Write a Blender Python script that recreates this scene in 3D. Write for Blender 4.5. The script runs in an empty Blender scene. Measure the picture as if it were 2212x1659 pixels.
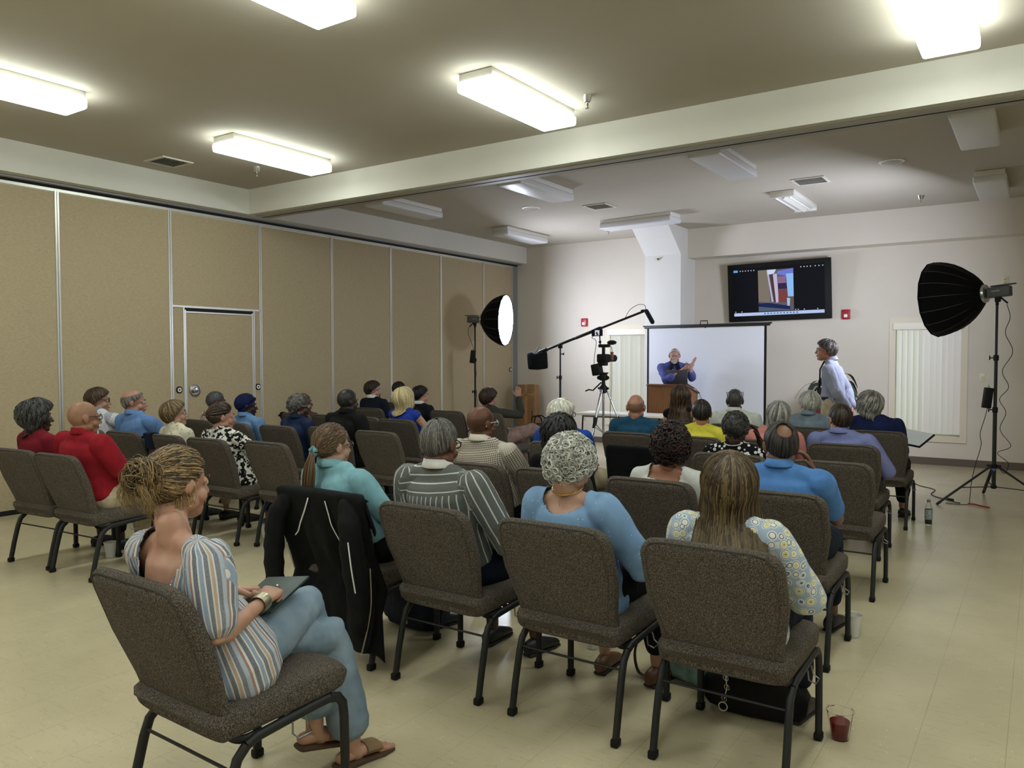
import bpy, bmesh, math, random
import numpy as np
from mathutils import Matrix, Vector
random.seed(3)
R = math.radians
sc = bpy.context.scene
COL = sc.collection

# ------------------------------------------------------------------ camera, world, exposure
F_PX, PITCH, YAW, ROLL, CAM_H = 1693.83, .0348570, .5942073, -.0018114, 1.58
_fw = Vector((-math.sin(YAW)*math.cos(PITCH), math.cos(YAW)*math.cos(PITCH), -math.sin(PITCH)))
_r0 = Vector((math.cos(YAW), math.sin(YAW), 0)); _u0 = _r0.cross(_fw)
_r = _r0*math.cos(ROLL) + _u0*math.sin(ROLL); _u = -_r0*math.sin(ROLL) + _u0*math.cos(ROLL)
cd = bpy.data.cameras.new('camera'); cam = bpy.data.objects.new('camera', cd); COL.objects.link(cam)
cd.sensor_width = 36; cd.lens = F_PX*36/2212; cd.clip_start = .05; cd.clip_end = 100
M = Matrix((( _r.x, _u.x, -_fw.x, 0), (_r.y, _u.y, -_fw.y, 0), (_r.z, _u.z, -_fw.z, CAM_H), (0, 0, 0, 1)))
cam.matrix_world = M
sc.camera = cam
w = bpy.data.worlds.new('world'); sc.world = w; w.use_nodes = True
w.node_tree.nodes['Background'].inputs[0].default_value = (.78, .95, .70, 1)
w.node_tree.nodes['Background'].inputs[1].default_value = .75
sc.view_settings.view_transform = 'Standard'; sc.view_settings.look = 'None'
sc.view_settings.exposure = 1.0; sc.view_settings.gamma = 1
LAMP_ON = 9.0        # emission of a lit ceiling fixture's diffuser
SOFTBOX = 29.0       # emission of a softbox's front cloth

# ------------------------------------------------------------------ materials
def lin(c):
    if isinstance(c, str): c = [int(c[i:i+2], 16) for i in (0, 2, 4)]
    return tuple((v/255/12.92 if v/255 <= .04045 else ((v/255+.055)/1.055)**2.4) for v in c) + (1,)
MATS = {}
class NT:
    def __init__(s, name):
        s.m = bpy.data.materials.new(name); s.m.use_nodes = True; s.t = s.m.node_tree; s.b = s.t.nodes['Principled BSDF']
        s.tc = s.t.nodes.new('ShaderNodeTexCoord')
    def n(s, kind, **kw):
        x = s.t.nodes.new('ShaderNode'+kind)
        for k, v in kw.items():
            if k in x.inputs: x.inputs[k].default_value = v
            else: setattr(x, k, v)
        return x
    def l(s, a, b): s.t.links.new(a, b)
    def noise(s, scale, detail=3, vec=None, rough=.5):
        x = s.n('TexNoise'); x.inputs['Scale'].default_value = scale; x.inputs['Detail'].default_value = detail; x.inputs['Roughness'].default_value = rough
        s.l(vec or s.tc.outputs['Object'], x.inputs['Vector']); return x.outputs['Fac']
    def mapping(s, scale=(1, 1, 1), rot=(0, 0, 0), loc=(0, 0, 0)):
        x = s.n('Mapping'); x.inputs['Scale'].default_value = scale; x.inputs['Rotation'].default_value = rot; x.inputs['Location'].default_value = loc
        s.l(s.tc.outputs['Object'], x.inputs['Vector']); return x.outputs['Vector']
    def ramp(s, fac, stops, const=False):
        x = s.n('ValToRGB'); cr = x.color_ramp
        if const: cr.interpolation = 'CONSTANT'
        while len(cr.elements) > 1: cr.elements.remove(cr.elements[-1])
        cr.elements[0].position = stops[0][0]; cr.elements[0].color = lin(stops[0][1])
        for p, c in stops[1:]:
            e = cr.elements.new(p); e.color = lin(c)
        s.l(fac, x.inputs[0]); return x.outputs[0]
    def mix(s, fac, a, b, mode='MIX'):
        x = s.n('MixRGB', blend_type=mode)
        for i, v in ((0, fac), (1, a), (2, b)):
            if hasattr(v, 'is_output'): s.l(v, x.inputs[i])
            elif i == 0: x.inputs[0].default_value = v
            else: x.inputs[i].default_value = lin(v)
        return x.outputs[0]
    def math(s, op, a, b=0.0, c=0.0):
        x = s.n('Math', operation=op)
        for i, v in enumerate((a, b, c)):
            if hasattr(v, 'is_output'): s.l(v, x.inputs[i])
            else: x.inputs[i].default_value = v
        return x.outputs[0]
    def col(s, c): 
        if hasattr(c, 'is_output'): s.l(c, s.b.inputs['Base Color'])
        else: s.b.inputs['Base Color'].default_value = lin(c)
    def bump(s, h, strength=.3, dist=.01):
        x = s.n('Bump'); x.inputs['Strength'].default_value = strength; x.inputs['Distance'].default_value = dist
        s.l(h, x.inputs['Height']); s.l(x.outputs[0], s.b.inputs['Normal'])
    def set(s, **kw):
        for k, v in kw.items(): s.b.inputs[k.replace('_', ' ')].default_value = v
        return s
def mat(name, c='808080', rough=.6, metal=0, var=0, vscale=20, bump=0, bscale=60, bdist=.003, **kw):
    if name in MATS: return MATS[name]
    n = NT(name); n.set(Roughness=rough, Metallic=metal, **kw)
    if var:
        d = [max(0, v*(1-var)) for v in [int(c[i:i+2], 16) for i in (0, 2, 4)]]; h = [min(255, v*(1+var)) for v in [int(c[i:i+2], 16) for i in (0, 2, 4)]]
        n.col(n.ramp(n.noise(vscale, 4), [(.3, d), (.7, h)]))
    else: n.col(c)
    if bump: n.bump(n.noise(bscale, 4), bump, bdist)
    MATS[name] = n.m; return n.m
def emit(name, c, strength):
    if name in MATS: return MATS[name]
    n = NT(name); n.col('050505'); n.set(Roughness=.5); n.b.inputs['Specular IOR Level'].default_value = .15; n.b.inputs['Emission Color'].default_value = lin(c); n.b.inputs['Emission Strength'].default_value = strength
    MATS[name] = n.m; return n.m
def cloth(name, c, var=.10, rough=.9, c2=None):
    """woven cloth with soft wrinkles"""
    if name in MATS: return MATS[name]
    n = NT(name); n.set(Roughness=rough); n.b.inputs['Specular IOR Level'].default_value = .2
    rgb = [.86*int(c[i:i+2], 16) for i in (0, 2, 4)]
    n.col(n.ramp(n.noise(14, 4), [(.3, [v*(1-var) for v in rgb]), (.7, [min(255, v*(1+var)) for v in rgb] if not c2 else c2)]))
    v = n.mapping((1, 1, .45), (.3, .2, .4))
    wr = n.math('ADD', n.math('MULTIPLY', n.noise(13, 2, v), 1.6), n.math('MULTIPLY', n.noise(260, 1), .08))
    n.bump(wr, .55, .02)
    MATS[name] = n.m; return n.m
def pattern(name, fn, rough=.9):
    if name in MATS: return MATS[name]
    n = NT(name); n.set(Roughness=rough); n.b.inputs['Specular IOR Level'].default_value = .2
    n.col(n.mix(.22, fn(n), '000000')); n.bump(n.noise(13, 2, n.mapping((1, 1, .45), (.3, .2, .4))), .5, .02)
    MATS[name] = n.m; return n.m
def m_fabric():
    n = NT('chair fabric'); n.set(Roughness=.95); n.b.inputs['Specular IOR Level'].default_value = .15
    a = n.noise(330, 2, n.mapping((1, 1, .55)), .7); b = n.noise(9, 2)
    c = n.ramp(a, [(.34, '23201d'), (.47, '4a433d'), (.56, '635b53'), (.68, '877d72')])
    n.col(n.mix(n.math('MULTIPLY', b, .35), c, '39352e')); n.bump(n.noise(420, 2), .5, .002); return n.m
def m_floor():
    n = NT('vinyl tile floor'); n.set(Roughness=.26); n.b.inputs['Specular IOR Level'].default_value = .42
    base = n.ramp(n.noise(1.3, 3), [(.35, 'b3a88b'), (.65, 'beb395')])
    v1 = n.n('TexVoronoi'); v1.inputs['Scale'].default_value = 26; n.l(n.mapping((1, 1.6, 1), (0, 0, .5)), v1.inputs['Vector'])
    c = n.mix(n.math('MULTIPLY', n.math('LESS_THAN', v1.outputs['Distance'], .085), .5), base, '7c7056')
    v2 = n.n('TexVoronoi'); v2.inputs['Scale'].default_value = 17; n.l(n.mapping((1.5, 1, 1), (0, 0, .9), (3, 1, 0)), v2.inputs['Vector'])
    c = n.mix(n.math('MULTIPLY', n.math('LESS_THAN', v2.outputs['Distance'], .065), .6), c, 'e4dcc4')
    stq = n.noise(9, 4, n.mapping((1, 6, 1), (0, 0, -.55)), .65)
    c = n.mix(n.math('MULTIPLY', n.math('GREATER_THAN', stq, .60), .16), c, '8d8062')
    x = n.n('SeparateXYZ'); n.l(n.tc.outputs['Object'], x.inputs[0])
    def seam(o, off, wd):
        f = n.math('FRACT', n.math('DIVIDE', n.math('ADD', o, off), .3085))
        return n.math('LESS_THAN', n.math('ABSOLUTE', n.math('SUBTRACT', f, .5)), wd)
    s = n.math('MAXIMUM', n.math('MULTIPLY', seam(x.outputs[0], .09+.3085*30.5, .0045), 1), n.math('MULTIPLY', seam(x.outputs[1], .3085*30.5-3.60+.3085*12, .0035), .45))
    nn = n.math('MULTIPLY', s, n.math('ADD', n.math('MULTIPLY', n.noise(1.7, 2), 1.2), -.18))
    n.col(n.mix(nn, c, '857a60'))
    n.bump(n.noise(7, 4), .06, .01); return n.m
def m_wood(name, c1, c2, axis='X'):
    n = NT(name); n.set(Roughness=.45)
    v = n.mapping((9, 9, .9))
    wv = n.n('TexWave', wave_type='BANDS'); wv.inputs['Scale'].default_value = 1.6; wv.inputs['Distortion'].default_value = 9; wv.inputs['Detail'].default_value = 3; wv.inputs['Detail Scale'].default_value = .8
    n.l(v, wv.inputs['Vector'])
    g = n.noise(60, 3, n.mapping((4, 4, .15)))
    n.col(n.mix(n.math('MULTIPLY', g, .5), n.ramp(wv.outputs['Fac'], [(.2, c1), (.8, c2)]), c1)); return n.m
def m_wall(name, c, b=.12):
    n = NT(name); n.set(Roughness=.85); n.b.inputs['Specular IOR Level'].default_value = .2
    rgb = [int(c[i:i+2], 16) for i in (0, 2, 4)]
    n.col(n.ramp(n.noise(1.1, 3), [(.3, [v*.975 for v in rgb]), (.7, rgb)])); n.bump(n.noise(90, 3), b, .004); return n.m
def m_partition():
    n = NT('partition vinyl'); n.set(Roughness=.9)
    a = n.noise(120, 2, n.mapping((1, .25, 1.6)), .7)
    n.col(n.ramp(a, [(.3, '9f8f70'), (.7, 'b2a386')])); n.bump(a, .25, .002); return n.m
def m_skin(name, c):
    if name in MATS: return MATS[name]
    n = NT(name); n.set(Roughness=.48); n.b.inputs['Specular IOR Level'].default_value = .4
    n.b.inputs['Subsurface Weight'].default_value = .08; n.b.inputs['Subsurface Radius'].default_value = (.012, .004, .002)
    rgb = [.90*int(c[i:i+2], 16) for i in (0, 2, 4)]
    n.col(n.ramp(n.noise(22, 5), [(.25, [rgb[0]*.92, rgb[1]*.84, rgb[2]*.82]), (.75, rgb)])); n.bump(n.noise(240, 3), .12, .001)
    MATS[name] = n.m; return n.m
def m_hair(c1, c2, rough=.42):
    name = 'hair '+c1+c2
    if name in MATS: return MATS[name]
    n = NT(name); n.set(Roughness=rough); n.b.inputs['Specular IOR Level'].default_value = .35
    at = n.n('Attribute'); at.attribute_name = 'rnd'
    st = n.n('Attribute'); st.attribute_name = 'along'
    fine = n.noise(150, 2, n.mapping((1, 1, .18)))
    f = n.math('ADD', n.math('MULTIPLY', at.outputs['Fac'], .65), n.math('MULTIPLY', fine, .35))
    n.col(n.ramp(f, [(.30, c1), (.90, c2)])); n.bump(fine, .4, .002)
    MATS[name] = n.m; return n.m
def m_clear(name, c, alpha_rough=.05):
    if name in MATS: return MATS[name]
    n = NT(name); n.set(Roughness=alpha_rough); n.b.inputs['Transmission Weight'].default_value = 1; n.b.inputs['IOR'].default_value = 1.25; n.col(c)
    MATS[name] = n.m; return n.m
FAB = m_fabric(); FLOOR = m_floor(); WALL = m_wall('cream painted wall', 'd8d0c2'); CEIL = m_wall('ceiling paint', 'b9b2a4'); HDR = m_wall('header paint', 'd2d0c6')
PART = m_partition()
METAL = mat('black powder coated steel', '121315', .55, .1, bump=.1, bscale=300)
ALU = mat('aluminium trim', 'c9c7bf', .35, .6); BLACK = mat('black plastic', '08080a', .6, **{'Specular_IOR_Level': .3}); GAP = mat('dark rubber seal', '060607', .8)
WHITE = mat('white plastic', 'e8e6df', .4); CHROME = mat('chrome', 'd0d0d0', .12, 1)

# ------------------------------------------------------------------ geometry helpers (lists of (verts, faces))
def A(v): return np.array(v, float)
def box(c, s, rot=None):
    c = A(c); h = A(s)/2
    v = A([[x, y, z] for x in (-1, 1) for y in (-1, 1) for z in (-1, 1)])*h
    if rot is not None: v = v @ A(rot).T
    return v+c, [(0, 1, 3, 2), (4, 6, 7, 5), (0, 4, 5, 1), (2, 3, 7, 6), (0, 2, 6, 4), (1, 5, 7, 3)]
def bb(x0, y0, z0, x1, y1, z1): return box(((x0+x1)/2, (y0+y1)/2, (z0+z1)/2), (abs(x1-x0), abs(y1-y0), abs(z1-z0)))
def rbox(c, s, r=.01, seg=2, rot=None):
    bm = bmesh.new(); bmesh.ops.create_cube(bm, size=1)
    for v in bm.verts: v.co = Vector((v.co.x*s[0], v.co.y*s[1], v.co.z*s[2]))
    bmesh.ops.bevel(bm, geom=list(bm.edges), offset=min(r, min(s)*.49), segments=seg, affect='EDGES', profile=.5)
    v = A([list(x.co) for x in bm.verts]); bm.verts.index_update(); f = [tuple(q.index for q in p.verts) for p in bm.faces]; bm.free()
    if rot is not None: v = v @ A(rot).T
    return v+A(c), f
def sweep(pts, rad, n=12, side=None, caps=True, p=2.0, round_=2):
    """tube through pts; rad: numbers or (along side, across) pairs; rounded caps"""
    P = [A(q) for q in pts]; rr = [(q, q) if np.isscalar(q) else q for q in (rad if hasattr(rad, '__len__') else [rad]*len(P))]
    if caps and round_:
        d0 = P[0]-P[1]; d0 = d0/(np.linalg.norm(d0)+1e-9); d1 = P[-1]-P[-2]; d1 = d1/(np.linalg.norm(d1)+1e-9)
        r0, r1 = rr[0], rr[-1]; h0, h1 = min(r0), min(r1)
        ks = [(i+1)/(round_+1)*math.pi/2 for i in range(round_)]
        pre = [(P[0]+d0*h0*math.sin(k), (r0[0]-h0+h0*math.cos(k), r0[1]-h0+h0*math.cos(k))) for k in ks][::-1]
        post = [(P[-1]+d1*h1*math.sin(k), (r1[0]-h1+h1*math.cos(k), r1[1]-h1+h1*math.cos(k))) for k in ks]
        P = [a for a, _ in pre]+P+[a for a, _ in post]; rr = [b for _, b in pre]+list(rr)+[b for _, b in post]
    N = len(P); T = []
    for i in range(N):
        a = P[min(i+1, N-1)]-P[max(i-1, 0)]; l = np.linalg.norm(a); T.append(a/l if l > 1e-9 else A((0, 0, 1)))
    if side is None:
        s = np.cross(T[0], A((0, 0, 1)));
        if np.linalg.norm(s) < .1: s = np.cross(T[0], A((0, 1, 0)))
    else: s = A(side)
    V = []; ang = np.linspace(0, 2*math.pi, n, endpoint=False); ca, sa = np.cos(ang), np.sin(ang)
    if p != 2: ca, sa = np.sign(ca)*abs(ca)**(2/p), np.sign(sa)*abs(sa)**(2/p)
    for i in range(N):
        if side is not None: s = A(side)
        s = s-T[i]*(s@T[i]); s = s/(np.linalg.norm(s)+1e-9); q = np.cross(T[i], s)
        V.append(P[i]+np.outer(ca*rr[i][0], s)+np.outer(sa*rr[i][1], q))
    V = np.concatenate(V); Fc = []
    for i in range(N-1):
        for j in range(n):
            k = (j+1) % n; Fc.append((i*n+j, i*n+k, (i+1)*n+k, (i+1)*n+j))
    if caps: Fc.append(tuple(range(n))[::-1]); Fc.append(tuple((N-1)*n+j for j in range(n)))
    return V, Fc
def ell(c, r, n=14, m=10, rot=None):
    V = []; Fc = []
    for i in range(m+1):
        t = math.pi*i/m
        for j in range(n):
            a = 2*math.pi*j/n; V.append((math.sin(t)*math.cos(a)*r[0], math.sin(t)*math.sin(a)*r[1], math.cos(t)*r[2]))
    V = A(V)
    for i in range(m):
        for j in range(n):
            k = (j+1) % n; Fc.append((i*n+j, (i+1)*n+j, (i+1)*n+k, i*n+k))
    if rot is not None: V = V @ A(rot).T
    return V+A(c), Fc
def lathe(prof, c=(0, 0, 0), n=20, axis=(0, 0, 1), cap=True):
    """prof: (r, z) pairs turned about axis"""
    ax = A(axis)/np.linalg.norm(axis); s = np.cross(ax, A((0, 0, 1)))
    if np.linalg.norm(s) < .1: s = A((1, 0, 0))
    s = s/np.linalg.norm(s); q = np.cross(ax, s); V = []; Fc = []; m = len(prof)
    for r, z in prof:
        for j in range(n):
            a = 2*math.pi*j/n; V.append(A(c)+ax*z+(s*math.cos(a)+q*math.sin(a))*r)
    for i in range(m-1):
        for j in range(n):
            k = (j+1) % n; Fc.append((i*n+j, i*n+k, (i+1)*n+k, (i+1)*n+j))
    if cap:
        if prof[0][0] > 1e-6: Fc.append(tuple(range(n))[::-1])
        if prof[-1][0] > 1e-6: Fc.append(tuple((m-1)*n+j for j in range(n)))
    return A(V), Fc
def prism(poly, d, origin=(0, 0, 0), ux=(1, 0, 0), uy=(0, 0, 1)):
    """extrude polygon (in ux,uy) by vector d"""
    ux, uy, o, d = A(ux), A(uy), A(origin), A(d); n = len(poly)
    v = [o+ux*a+uy*b for a, b in poly]; v += [q+d for q in v]
    return A(v), [tuple(range(n))[::-1], tuple(range(n, 2*n))]+[(i, (i+1) % n, n+(i+1) % n, n+i) for i in range(n)]
def join(parts):
    V = []; Fc = []; o = 0
    for v, f in parts:
        V.append(v); Fc += [tuple(i+o for i in q) for q in f]; o += len(v)
    return (np.concatenate(V) if V else np.zeros((0, 3))), Fc
def spline(pts, k=6):
    P = [A(q) for q in pts]; P = [2*P[0]-P[1]]+P+[2*P[-1]-P[-2]]; out = []
    for i in range(1, len(P)-2):
        for j in range(k):
            t = j/k; a, b, c, d = P[i-1], P[i], P[i+1], P[i+2]
            out.append(.5*((2*b)+(-a+c)*t+(2*a-5*b+4*c-d)*t*t+(-a+3*b-3*c+d)*t**3))
    out.append(P[-2]); return out
def rotz(a): c, s = math.cos(a), math.sin(a); return A([[c, -s, 0], [s, c, 0], [0, 0, 1]])
def rotx(a): c, s = math.cos(a), math.sin(a); return A([[1, 0, 0], [0, c, -s], [0, s, c]])
def roty(a): c, s = math.cos(a), math.sin(a); return A([[c, 0, s], [0, 1, 0], [-s, 0, c]])
def xf(part, Rm=None, t=(0, 0, 0), s=1.0):
    v = part[0]*s
    if Rm is not None: v = v @ A(Rm).T
    return v+A(t), part[1]

def mesh_data(name, parts, m, smooth=True, angle=40, attrs=None, mi=None):
    V, Fc = join(parts) if isinstance(parts, list) else parts
    me = bpy.data.meshes.new(name); me.from_pydata(V.tolist() if len(V) else [], [], [tuple(int(i) for i in f) for f in Fc])
    for q in (m if isinstance(m, (list, tuple)) else [m]): me.materials.append(q)
    if mi is not None: me.polygons.foreach_set('material_index', np.asarray(mi, np.int32))
    if attrs:
        for k, a in attrs.items():
            at = me.attributes.new(k, 'FLOAT', 'POINT'); at.data.foreach_set('value', np.asarray(a, np.float32))
    if smooth:
        me.polygons.foreach_set('use_smooth', [True]*len(me.polygons))
        if angle and angle < 180:
            try: me.set_sharp_from_angle(angle=R(angle))
            except Exception: pass
    me.update(); return me
def obj(name, parts, m, parent=None, **kw):
    o = bpy.data.objects.new(name, mesh_data(name, parts, m, **kw)); COL.objects.link(o)
    if parent is not None: o.parent = parent
    return o
def tag(o, label=None, cat=None, group=None, kind=None):
    for k, v in (('label', label), ('category', cat), ('group', group), ('kind', kind)):
        if v: o[k] = v
    return o
def thing(name, label, cat, loc=(0, 0, 0), rz=0, group=None):
    o = bpy.data.objects.new(name, None); COL.objects.link(o); o.location = loc; o.rotation_euler = (0, 0, rz); o.empty_display_size = .1
    return tag(o, label, cat, group)
def struct(name, parts, m, parent=None, **kw):
    o = obj(name, parts, m, parent, **kw); o['kind'] = 'structure'; return o
def copy_tree(o, parent=None):
    c = o.copy(); COL.objects.link(c)
    if parent is not None: c.parent = parent
    for ch in [x for x in bpy.data.objects if x.parent == o]: copy_tree(ch, c)
    return c
# ------------------------------------------------------------------ the room
XL, YF, ZC = -8.54, 12.82, 3.69       # left partition, far wall, ceiling
XR, YB = 4.6, -3.6
XH, YBM, ZB = -8.316, 6.394, 3.38     # left header face, beam face, their underside
struct('floor', [bb(XL-.4, YB-.2, -.12, XR+.2, YF+.3, 0)], FLOOR, smooth=False)
struct('ceiling', [bb(XL-.4, YB-.2, ZC, XR+.2, YF+.3, ZC+.15)], CEIL, smooth=False)
struct('wall_right', [bb(XR, YB-.2, 0, XR+.2, YF+.3, ZC)], WALL, smooth=False)
struct('wall_back', [bb(XL-.2, YB-.2, 0, XR, YB, ZC)], WALL, smooth=False)
# far wall with two window openings
W1 = (-6.50, -5.62, .42, 2.06); W2 = (-1.80, -.955, .42, 2.06)
fw = []
for x0, x1 in ((XL-.2, W1[0]), (W1[1], W2[0]), (W2[1], XR)): fw.append(bb(x0, YF, 0, x1, YF+.2, ZC))
for W in (W1, W2): fw += [bb(W[0], YF, 0, W[1], YF+.2, W[2]), bb(W[0], YF, W[3], W[1], YF+.2, ZC)]
struct('wall_far', fw, WALL, smooth=False)
struct('trim_1', [bb(-4.91, 12.49, 3.21, XR, YF, ZC)], WALL, smooth=False)['label'] = 'deep painted soffit along the top of the far wall'
# column with a sloping haunch up to the ceiling
cpoly = [(12.82, 0), (12.19, 0), (12.19, 3.255), (11.62, ZC), (12.82, ZC)]
struct('trim_2', [prism(cpoly, (.63, 0, 0), (-5.54, 0, 0), (0, 1, 0), (0, 0, 1))], m_wall('white painted column', 'dedcd6'), smooth=False)['label'] = 'white column with a sloping top'
obj('nozzle', [sweep([(-5.30, 12.19, 3.19), (-5.30, 12.165, 3.19)], .018), ell((-5.30, 12.16, 3.19), (.012, .012, .012))], mat('brass', '8a7a3c', .3, 1), bpy.data.objects['trim_2'])
# beam across the room with the track in its underside, header along the partition
struct('trim_3', [bb(XH, YBM, ZB, XR, 6.70, ZC)], HDR, smooth=False)['label'] = 'painted ceiling beam crossing the room'
bm_ = bpy.data.objects['trim_3']
obj('track_plate', [bb(XH, YBM+.10, ZB-.012, XR, YBM+.19, ZB+.004)], mat('painted track', 'a09d92', .5), bm_, smooth=False)
obj('track_slot', [bb(XH, YBM+.195, ZB-.014, XR, YBM+.212, ZB+.004)], GAP, bm_, smooth=False)
obj('track_plate', [bb(XH, YBM+.217, ZB-.012, XR, YBM+.30, ZB+.004)], mat('painted track', 'a09d92', .5), bm_, smooth=False)
struct('trim_4', [bb(XL-.2, YB, ZB, XH, YF, ZC)], HDR, smooth=False)['label'] = 'painted header above the folding partition'
hd = bpy.data.objects['trim_4']
obj('track_plate', [bb(XL+.02, YB, ZB-.02, XL+.10, YF, ZB+.004)], mat('grey track', '8f9093', .45, .3), hd, smooth=False)
obj('track_slot', [bb(XL-.12, YB, ZB-.045, XL+.012, YF, ZB-.004)], GAP, hd, smooth=False)
# folding partition: vinyl panels, aluminium edges, a pass door
divs = [YB, -2.15, -.90, .37, 1.63, 2.90, 4.165, 5.44, 6.725, 7.98, 9.22, 10.47, 11.704, 12.64]
pan = [bb(XL-.10, a+.008, .05, XL, b-.008, 3.30) for a, b in zip(divs[:-1], divs[1:]) if abs(a-5.44) > .01]
pan += [bb(XL-.10, 5.448, 2.19, XL, 6.717, 3.30), bb(XL-.10, 5.448, .05, XL, 5.595, 2.19), bb(XL-.10, 6.625, .05, XL, 6.717, 2.19)]
wl = struct('wall_left', pan, PART, smooth=False)
obj('floor_sweep', [bb(XL-.09, YB, 0, XL+.004, YF, .05)], GAP, wl, smooth=False)
obj('jamb', [bb(XL-.12, 12.66, 0, XL+.012, 12.815, 3.335)], mat('grey aluminium jamb', '8d9190', .4, .4), wl, smooth=False)
for y in divs[1:]:
    for d in (-.012, .012): obj('panel_edge', [bb(XL-.02, y+d-.009, .03, XL+.010, y+d+.009, 3.33)], ALU, wl, smooth=False)
obj('panel_edge', [bb(XL-.02, YB, 3.305, XL+.008, 12.76, 3.335)], ALU, wl, smooth=False)
obj('panel_edge', [bb(XL-.02, 5.46, 2.178, XL+.010, 6.715, 2.200)], ALU, wl, smooth=False)
for y in (5.605, 6.615): obj('panel_edge', [bb(XL-.02, y-.009, .03, XL+.010, y+.009, 2.18)], ALU, wl, smooth=False)
for y, z in ((5.532, 1.19), (6.668, 1.19), (12.58, 1.33)):
    obj('lock', [lathe([(.042, 0), (.042, .008), (.036, .010)], (XL, y, z), axis=(1, 0, 0))], BLACK, wl)
    obj('lock_ring', [lathe([(.012, .009), (.012, .014), (.026, .014), (.026, .009)], (XL, y, z), axis=(1, 0, 0))], WHITE, wl)
dr = struct('door_1', [bb(XL-.09, 5.635, .04, XL-.004, 6.585, 2.130)], PART, smooth=False)
obj('door_edge', [bb(XL-.03, 5.618, .03, XL+.006, 5.636, 2.15)], ALU, dr, smooth=False)
obj('door_edge', [bb(XL-.03, 6.584, .03, XL+.006, 6.602, 2.15)], ALU, dr, smooth=False)
obj('door_edge', [bb(XL-.03, 5.636, 2.118, XL+.006, 6.584, 2.134)], ALU, dr, smooth=False)
obj('door_gap', [bb(XL-.03, 5.618, 2.136, XL+.002, 6.602, 2.176)], GAP, dr, smooth=False)
obj('door_handle', [lathe([(.075, 0), (.075, .010), (.062, .014), (.055, .004), (.03, .004), (.036, .03), (.028, .042), (0, .046)], (XL, 5.742, 1.18), axis=(1, 0, 0), n=28)], mat('satin nickel', 'b8b8b4', .25, .9), dr)
struct('baseboard_far', [bb(-4.9, YF-.012, 0, XR, YF, .105)], mat('brown vinyl baseboard', '5f5347', .6), smooth=False)
struct('baseboard_left', [bb(-8.3, YF-.012, 0, -5.55, YF, .105)], mat('brown vinyl baseboard', '5f5347', .6), smooth=False)
# windows with frames, glass and vertical blinds
def window(i, W, n_vane, tilt):
    x0, x1, z0, z1 = W; TR = m_wall('window casing paint', 'ded4c0', .02)
    cs = .085; y = YF-.022
    w_ = struct('window_%d' % i, [bb(x0-cs, y, z0-cs, x0, YF, z1+cs), bb(x1, y, z0-cs, x1+cs, YF, z1+cs), bb(x0, y, z1, x1, YF, z1+cs), bb(x0, y, z0-cs, x1, YF, z0)], TR, smooth=False)
    obj('window_frame', [bb(x0, YF+.10, z0, x0+.05, YF+.15, z1), bb(x1-.05, YF+.10, z0, x1, YF+.15, z1), bb(x0+.05, YF+.10, z1-.05, x1-.05, YF+.15, z1), bb(x0+.05, YF+.10, z0, x1-.05, YF+.15, z0+.05), bb(x0+.05, YF+.10, (z0+z1)/2-.02, x1-.05, YF+.15, (z0+z1)/2+.02)], mat('window sash', 'd8d6ce', .4), w_, smooth=False)
    g = obj('glass', [bb(x0+.045, YF+.118, z0+.045, x1-.045, YF+.124, z1-.045)], m_clear('window glass', 'f4fff4', .0), w_, smooth=False)
    t = thing('vertical_blinds', 'white vertical blinds with thin light gaps in the %s' % ('far wall window beside the softbox' if i == 2 else 'window left of the projection screen'), 'blinds', ((x0+x1)/2, YF, z1), 0, 'vertical blinds in the far windows')
    bw = x1-x0; VAN = mat('blind vane', 'ece8de', .6, Transmission_Weight=.0)
    obj('valance', [rbox((0, -.035, -.045), (bw+.06, .07, .10), .006)], mat('valance', 'e8e1d2', .5), t)
    for k in range(n_vane):
        xx = -bw/2+.055+(bw-.10)*k/(n_vane-1); a = tilt[k % len(tilt)]
        pts = [(-.045, 0), (0, .006), (.045, 0), (.045, .0012), (0, .0075), (-.045, .0012)]
        obj('vane', [xf(prism(pts, (0, 0, z1-z0-.09), (0, 0, 0), (1, 0, 0), (0, 1, 0)), rotz(a), (xx, -.012+.005, -(z1-z0)+.03))], VAN, t, angle=60)
    return t
window(1, W1, 9, [.62, .55, .66, .58]); window(2, W2, 11, [.62, .62, .58, .60, .50, .14, .22, .16, .30, .18, .2])

# ------------------------------------------------------------------ ceiling fixtures
LENS_ON = None
def fixture_parts(root, lit, lens=True):
    obj('housing', [rbox((0, 0, -.028), (.30, 1.20, .056), .006)], mat('fixture enamel', 'dcdad2', .4), root)
    for s in (-1, 1): obj('end_cap', [rbox((0, s*.60, -.045), (.30, .022, .085), .006)], mat('fixture enamel', 'dcdad2', .4), root)
    if lens:
        m = emit('lit diffuser', 'f6fff8', LAMP_ON) if lit else mat('unlit diffuser', 'd6d6d8', .35)
        obj('diffuser', [rbox((0, 0, -.098), (.335, 1.238, .085), .022, 3)], m, root)
    else:
        for x in (-.085, .085): obj('tube_lamp', [sweep([(x, -.56, -.085), (x, .56, -.085)], .014)], mat('unlit tube', 'eceae4', .3), root)
        obj('reflector', [prism([(-.05, 0), (.05, 0), (0, -.05)], (0, 1.1, 0), (0, -.55, -.056), (1, 0, 0), (0, 0, 1))], mat('fixture enamel', 'dcdad2', .4), root)
fx0 = thing('ceiling_light', 'lit wraparound ceiling light nearest the top centre of the room, above the standing beam', 'ceiling light', (-3.50, 5.31, ZC), 0, 'lit ceiling lights over the audience')
fixture_parts(fx0, True)
fx0['label'] = 'lit ceiling light beside the beam, above the middle of the audience'
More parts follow.
